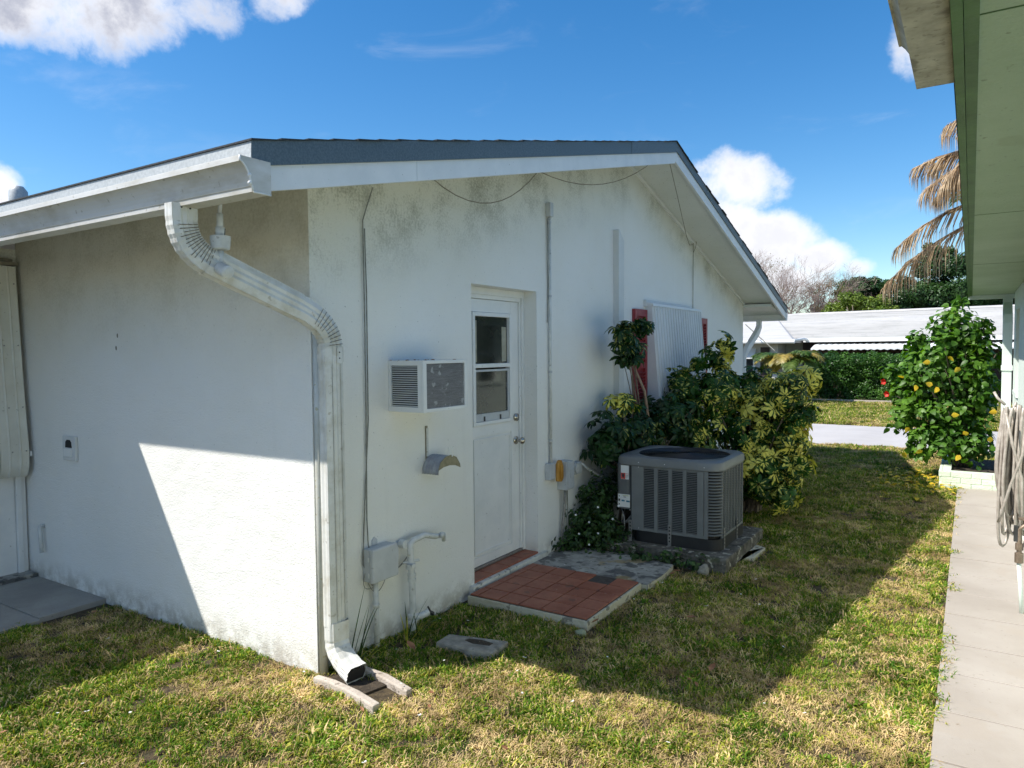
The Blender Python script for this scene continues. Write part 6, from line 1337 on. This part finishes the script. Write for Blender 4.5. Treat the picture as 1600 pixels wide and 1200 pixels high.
def scatter(x0, x1, y0, y1, dens):
    n = int((x1-x0)*(y1-y0)*dens); return rng.uniform(x0, x1, n), rng.uniform(y0, y1, n)
regs = [(-4.5, 2.9, -2.2, 0.0, 560), (-0.02, 2.9, 0.0, 2.2, 560), (-0.02, 2.74, 2.2, 5.0, 380), (-0.02, 2.74, 5.0, 7.4, 280), (-0.3, 3.6, 7.4, 10.92, 200), (-3.0, 4.5, 14.42, 22.3, 90), (-3, -0.0, 8.3, 10.92, 60), (-5.6, -4.5, -2.2, -0.0, 200)]
X = []; Y = []
for q in regs: a, b = scatter(*q); X.append(a); Y.append(b)
X = np.concatenate(X); Y = np.concatenate(Y)
keep = np.ones(len(X), bool)
def excl(x0, x1, y0, y1):
    global keep; keep &= ~((X > x0) & (X < x1) & (Y > y0) & (Y < y1))
excl(2.738, 3.4, -6, 7.40); excl(2.55, 3.6, 7.34, 8.95); excl(0.045, 0.94, 1.245, 2.09); excl(-0.2, 0.985, 2.09, 2.70); excl(0.37, 1.33, 2.75, 3.85); excl(-20, -2.02, -3.2, -0.40); excl(-20, -1.95, -0.42, 0.1); excl(-9, 0.0, -0.0, 8.25)
excl(0.33, 0.69, 0.58, 0.76); excl(0.07, 0.52, -0.09, 0.12); excl(0, 0.09, 1.2, 2.4)
# keep only what the lens, or one a step to the side, could see
dx = X-2.837; dy = Y+2.532; fd = dx*F_.x+dy*F_.y; sd = dx*R_.x+dy*R_.y
keep &= (fd > 0.9) & (np.abs(sd) < fd*0.80+0.9)
X = X[keep]; Y = Y[keep]; n = len(X)
pn_ = 0.30*vnoise(X, Y, 1.3, 1)+0.36*vnoise(X, Y, 4.5, 2)+0.34*vnoise(X, Y, 12.0, 3)
far = np.clip((Y-2)/8, 0, 1)
u = (pn_-0.5)*1.45+0.5+rng.normal(0, 0.08, n)
# greener close to the house (shade), drier in the open
sh = np.exp(-np.clip(X, 0, 9)/1.1)*(Y > 0)*0.16
u = u-sh*1.3-0.03
kind = np.where(u < 0.36, rng.integers(0, 2, n), np.where(u < 0.54, rng.integers(2, 4, n), rng.integers(4, 6, n)))
kind = np.where((rng.random(n) < 0.10) & (u < 0.5), 6, kind)
bare_ = 0.5*vnoise(X, Y, 3.3, 5)+0.5*vnoise(X, Y, 9.0, 6) > 0.68
thin = (rng.random(n) < 0.15) & bare_
X, Y, kind, far = X[~thin], Y[~thin], kind[~thin], far[~thin]; n = len(X); print('tufts', n)
me = bpy.data.meshes.new('lawn_grass'); me.vertices.add(n)
co_ = np.zeros((n, 3)); co_[:, 0] = X; co_[:, 1] = Y; me.vertices.foreach_set('co', co_.ravel())
at = me.attributes.new('kind', 'INT', 'POINT'); at.data.foreach_set('value', kind.astype(np.int32))
at = me.attributes.new('rotz', 'FLOAT_VECTOR', 'POINT'); rv_ = np.zeros((n, 3)); rv_[:, 2] = rng.uniform(0, 6.283, n); rv_[:, 0] = rng.normal(0, 0.10, n); rv_[:, 1] = rng.normal(0, 0.10, n); at.data.foreach_set('vector', rv_.ravel())
scl = rng.uniform(0.6, 1.05, n)*(1+0.5*far)*(0.75+0.5*vnoise(X, Y, 4.0, 9)); scl = np.where(Y > 14, scl*1.6, scl)
at = me.attributes.new('size', 'FLOAT', 'POINT'); at.data.foreach_set('value', scl.astype(np.float32)); me.update()
lawn = bpy.data.objects.new('lawn_grass', me); COL.objects.link(lawn); tag(lawn, 'short patchy green and straw coloured lawn grass', 'grass', kind='stuff')
ng = bpy.data.node_groups.new('grass_scatter', 'GeometryNodeTree')
ng.interface.new_socket('Geometry', in_out='INPUT', socket_type='NodeSocketGeometry'); ng.interface.new_socket('Geometry', in_out='OUTPUT', socket_type='NodeSocketGeometry')
N = ng.nodes; L = ng.links; gi = N.new('NodeGroupInput'); go = N.new('NodeGroupOutput'); jn = N.new('GeometryNodeJoinGeometry')
def named(nm, ty):
    q = N.new('GeometryNodeInputNamedAttribute'); q.data_type = ty; q.inputs['Name'].default_value = nm; return next(o for o in q.outputs if o.enabled and o.name == 'Attribute')
ka = named('kind', 'INT'); ra = named('rotz', 'FLOAT_VECTOR'); sa = named('size', 'FLOAT')
for i, s_ in enumerate(src):
    oi = N.new('GeometryNodeObjectInfo'); oi.inputs['Object'].default_value = s_; oi.inputs['As Instance'].default_value = True
    cm = N.new('FunctionNodeCompare'); cm.data_type = 'INT'; cm.operation = 'EQUAL'
    ins = [q for q in cm.inputs if q.enabled]; L.new(ka, ins[0]); ins[1].default_value = i
    ip = N.new('GeometryNodeInstanceOnPoints'); L.new(gi.outputs[0], ip.inputs['Points']); L.new(oi.outputs['Geometry'], ip.inputs['Instance']); L.new(cm.outputs[0], ip.inputs['Selection'])
    L.new(ra, ip.inputs['Rotation']); L.new(sa, ip.inputs['Scale']); L.new(ip.outputs[0], jn.inputs[0])
L.new(jn.outputs[0], go.inputs[0])
md = lawn.modifiers.new('scatter', 'NODES'); md.node_group = ng
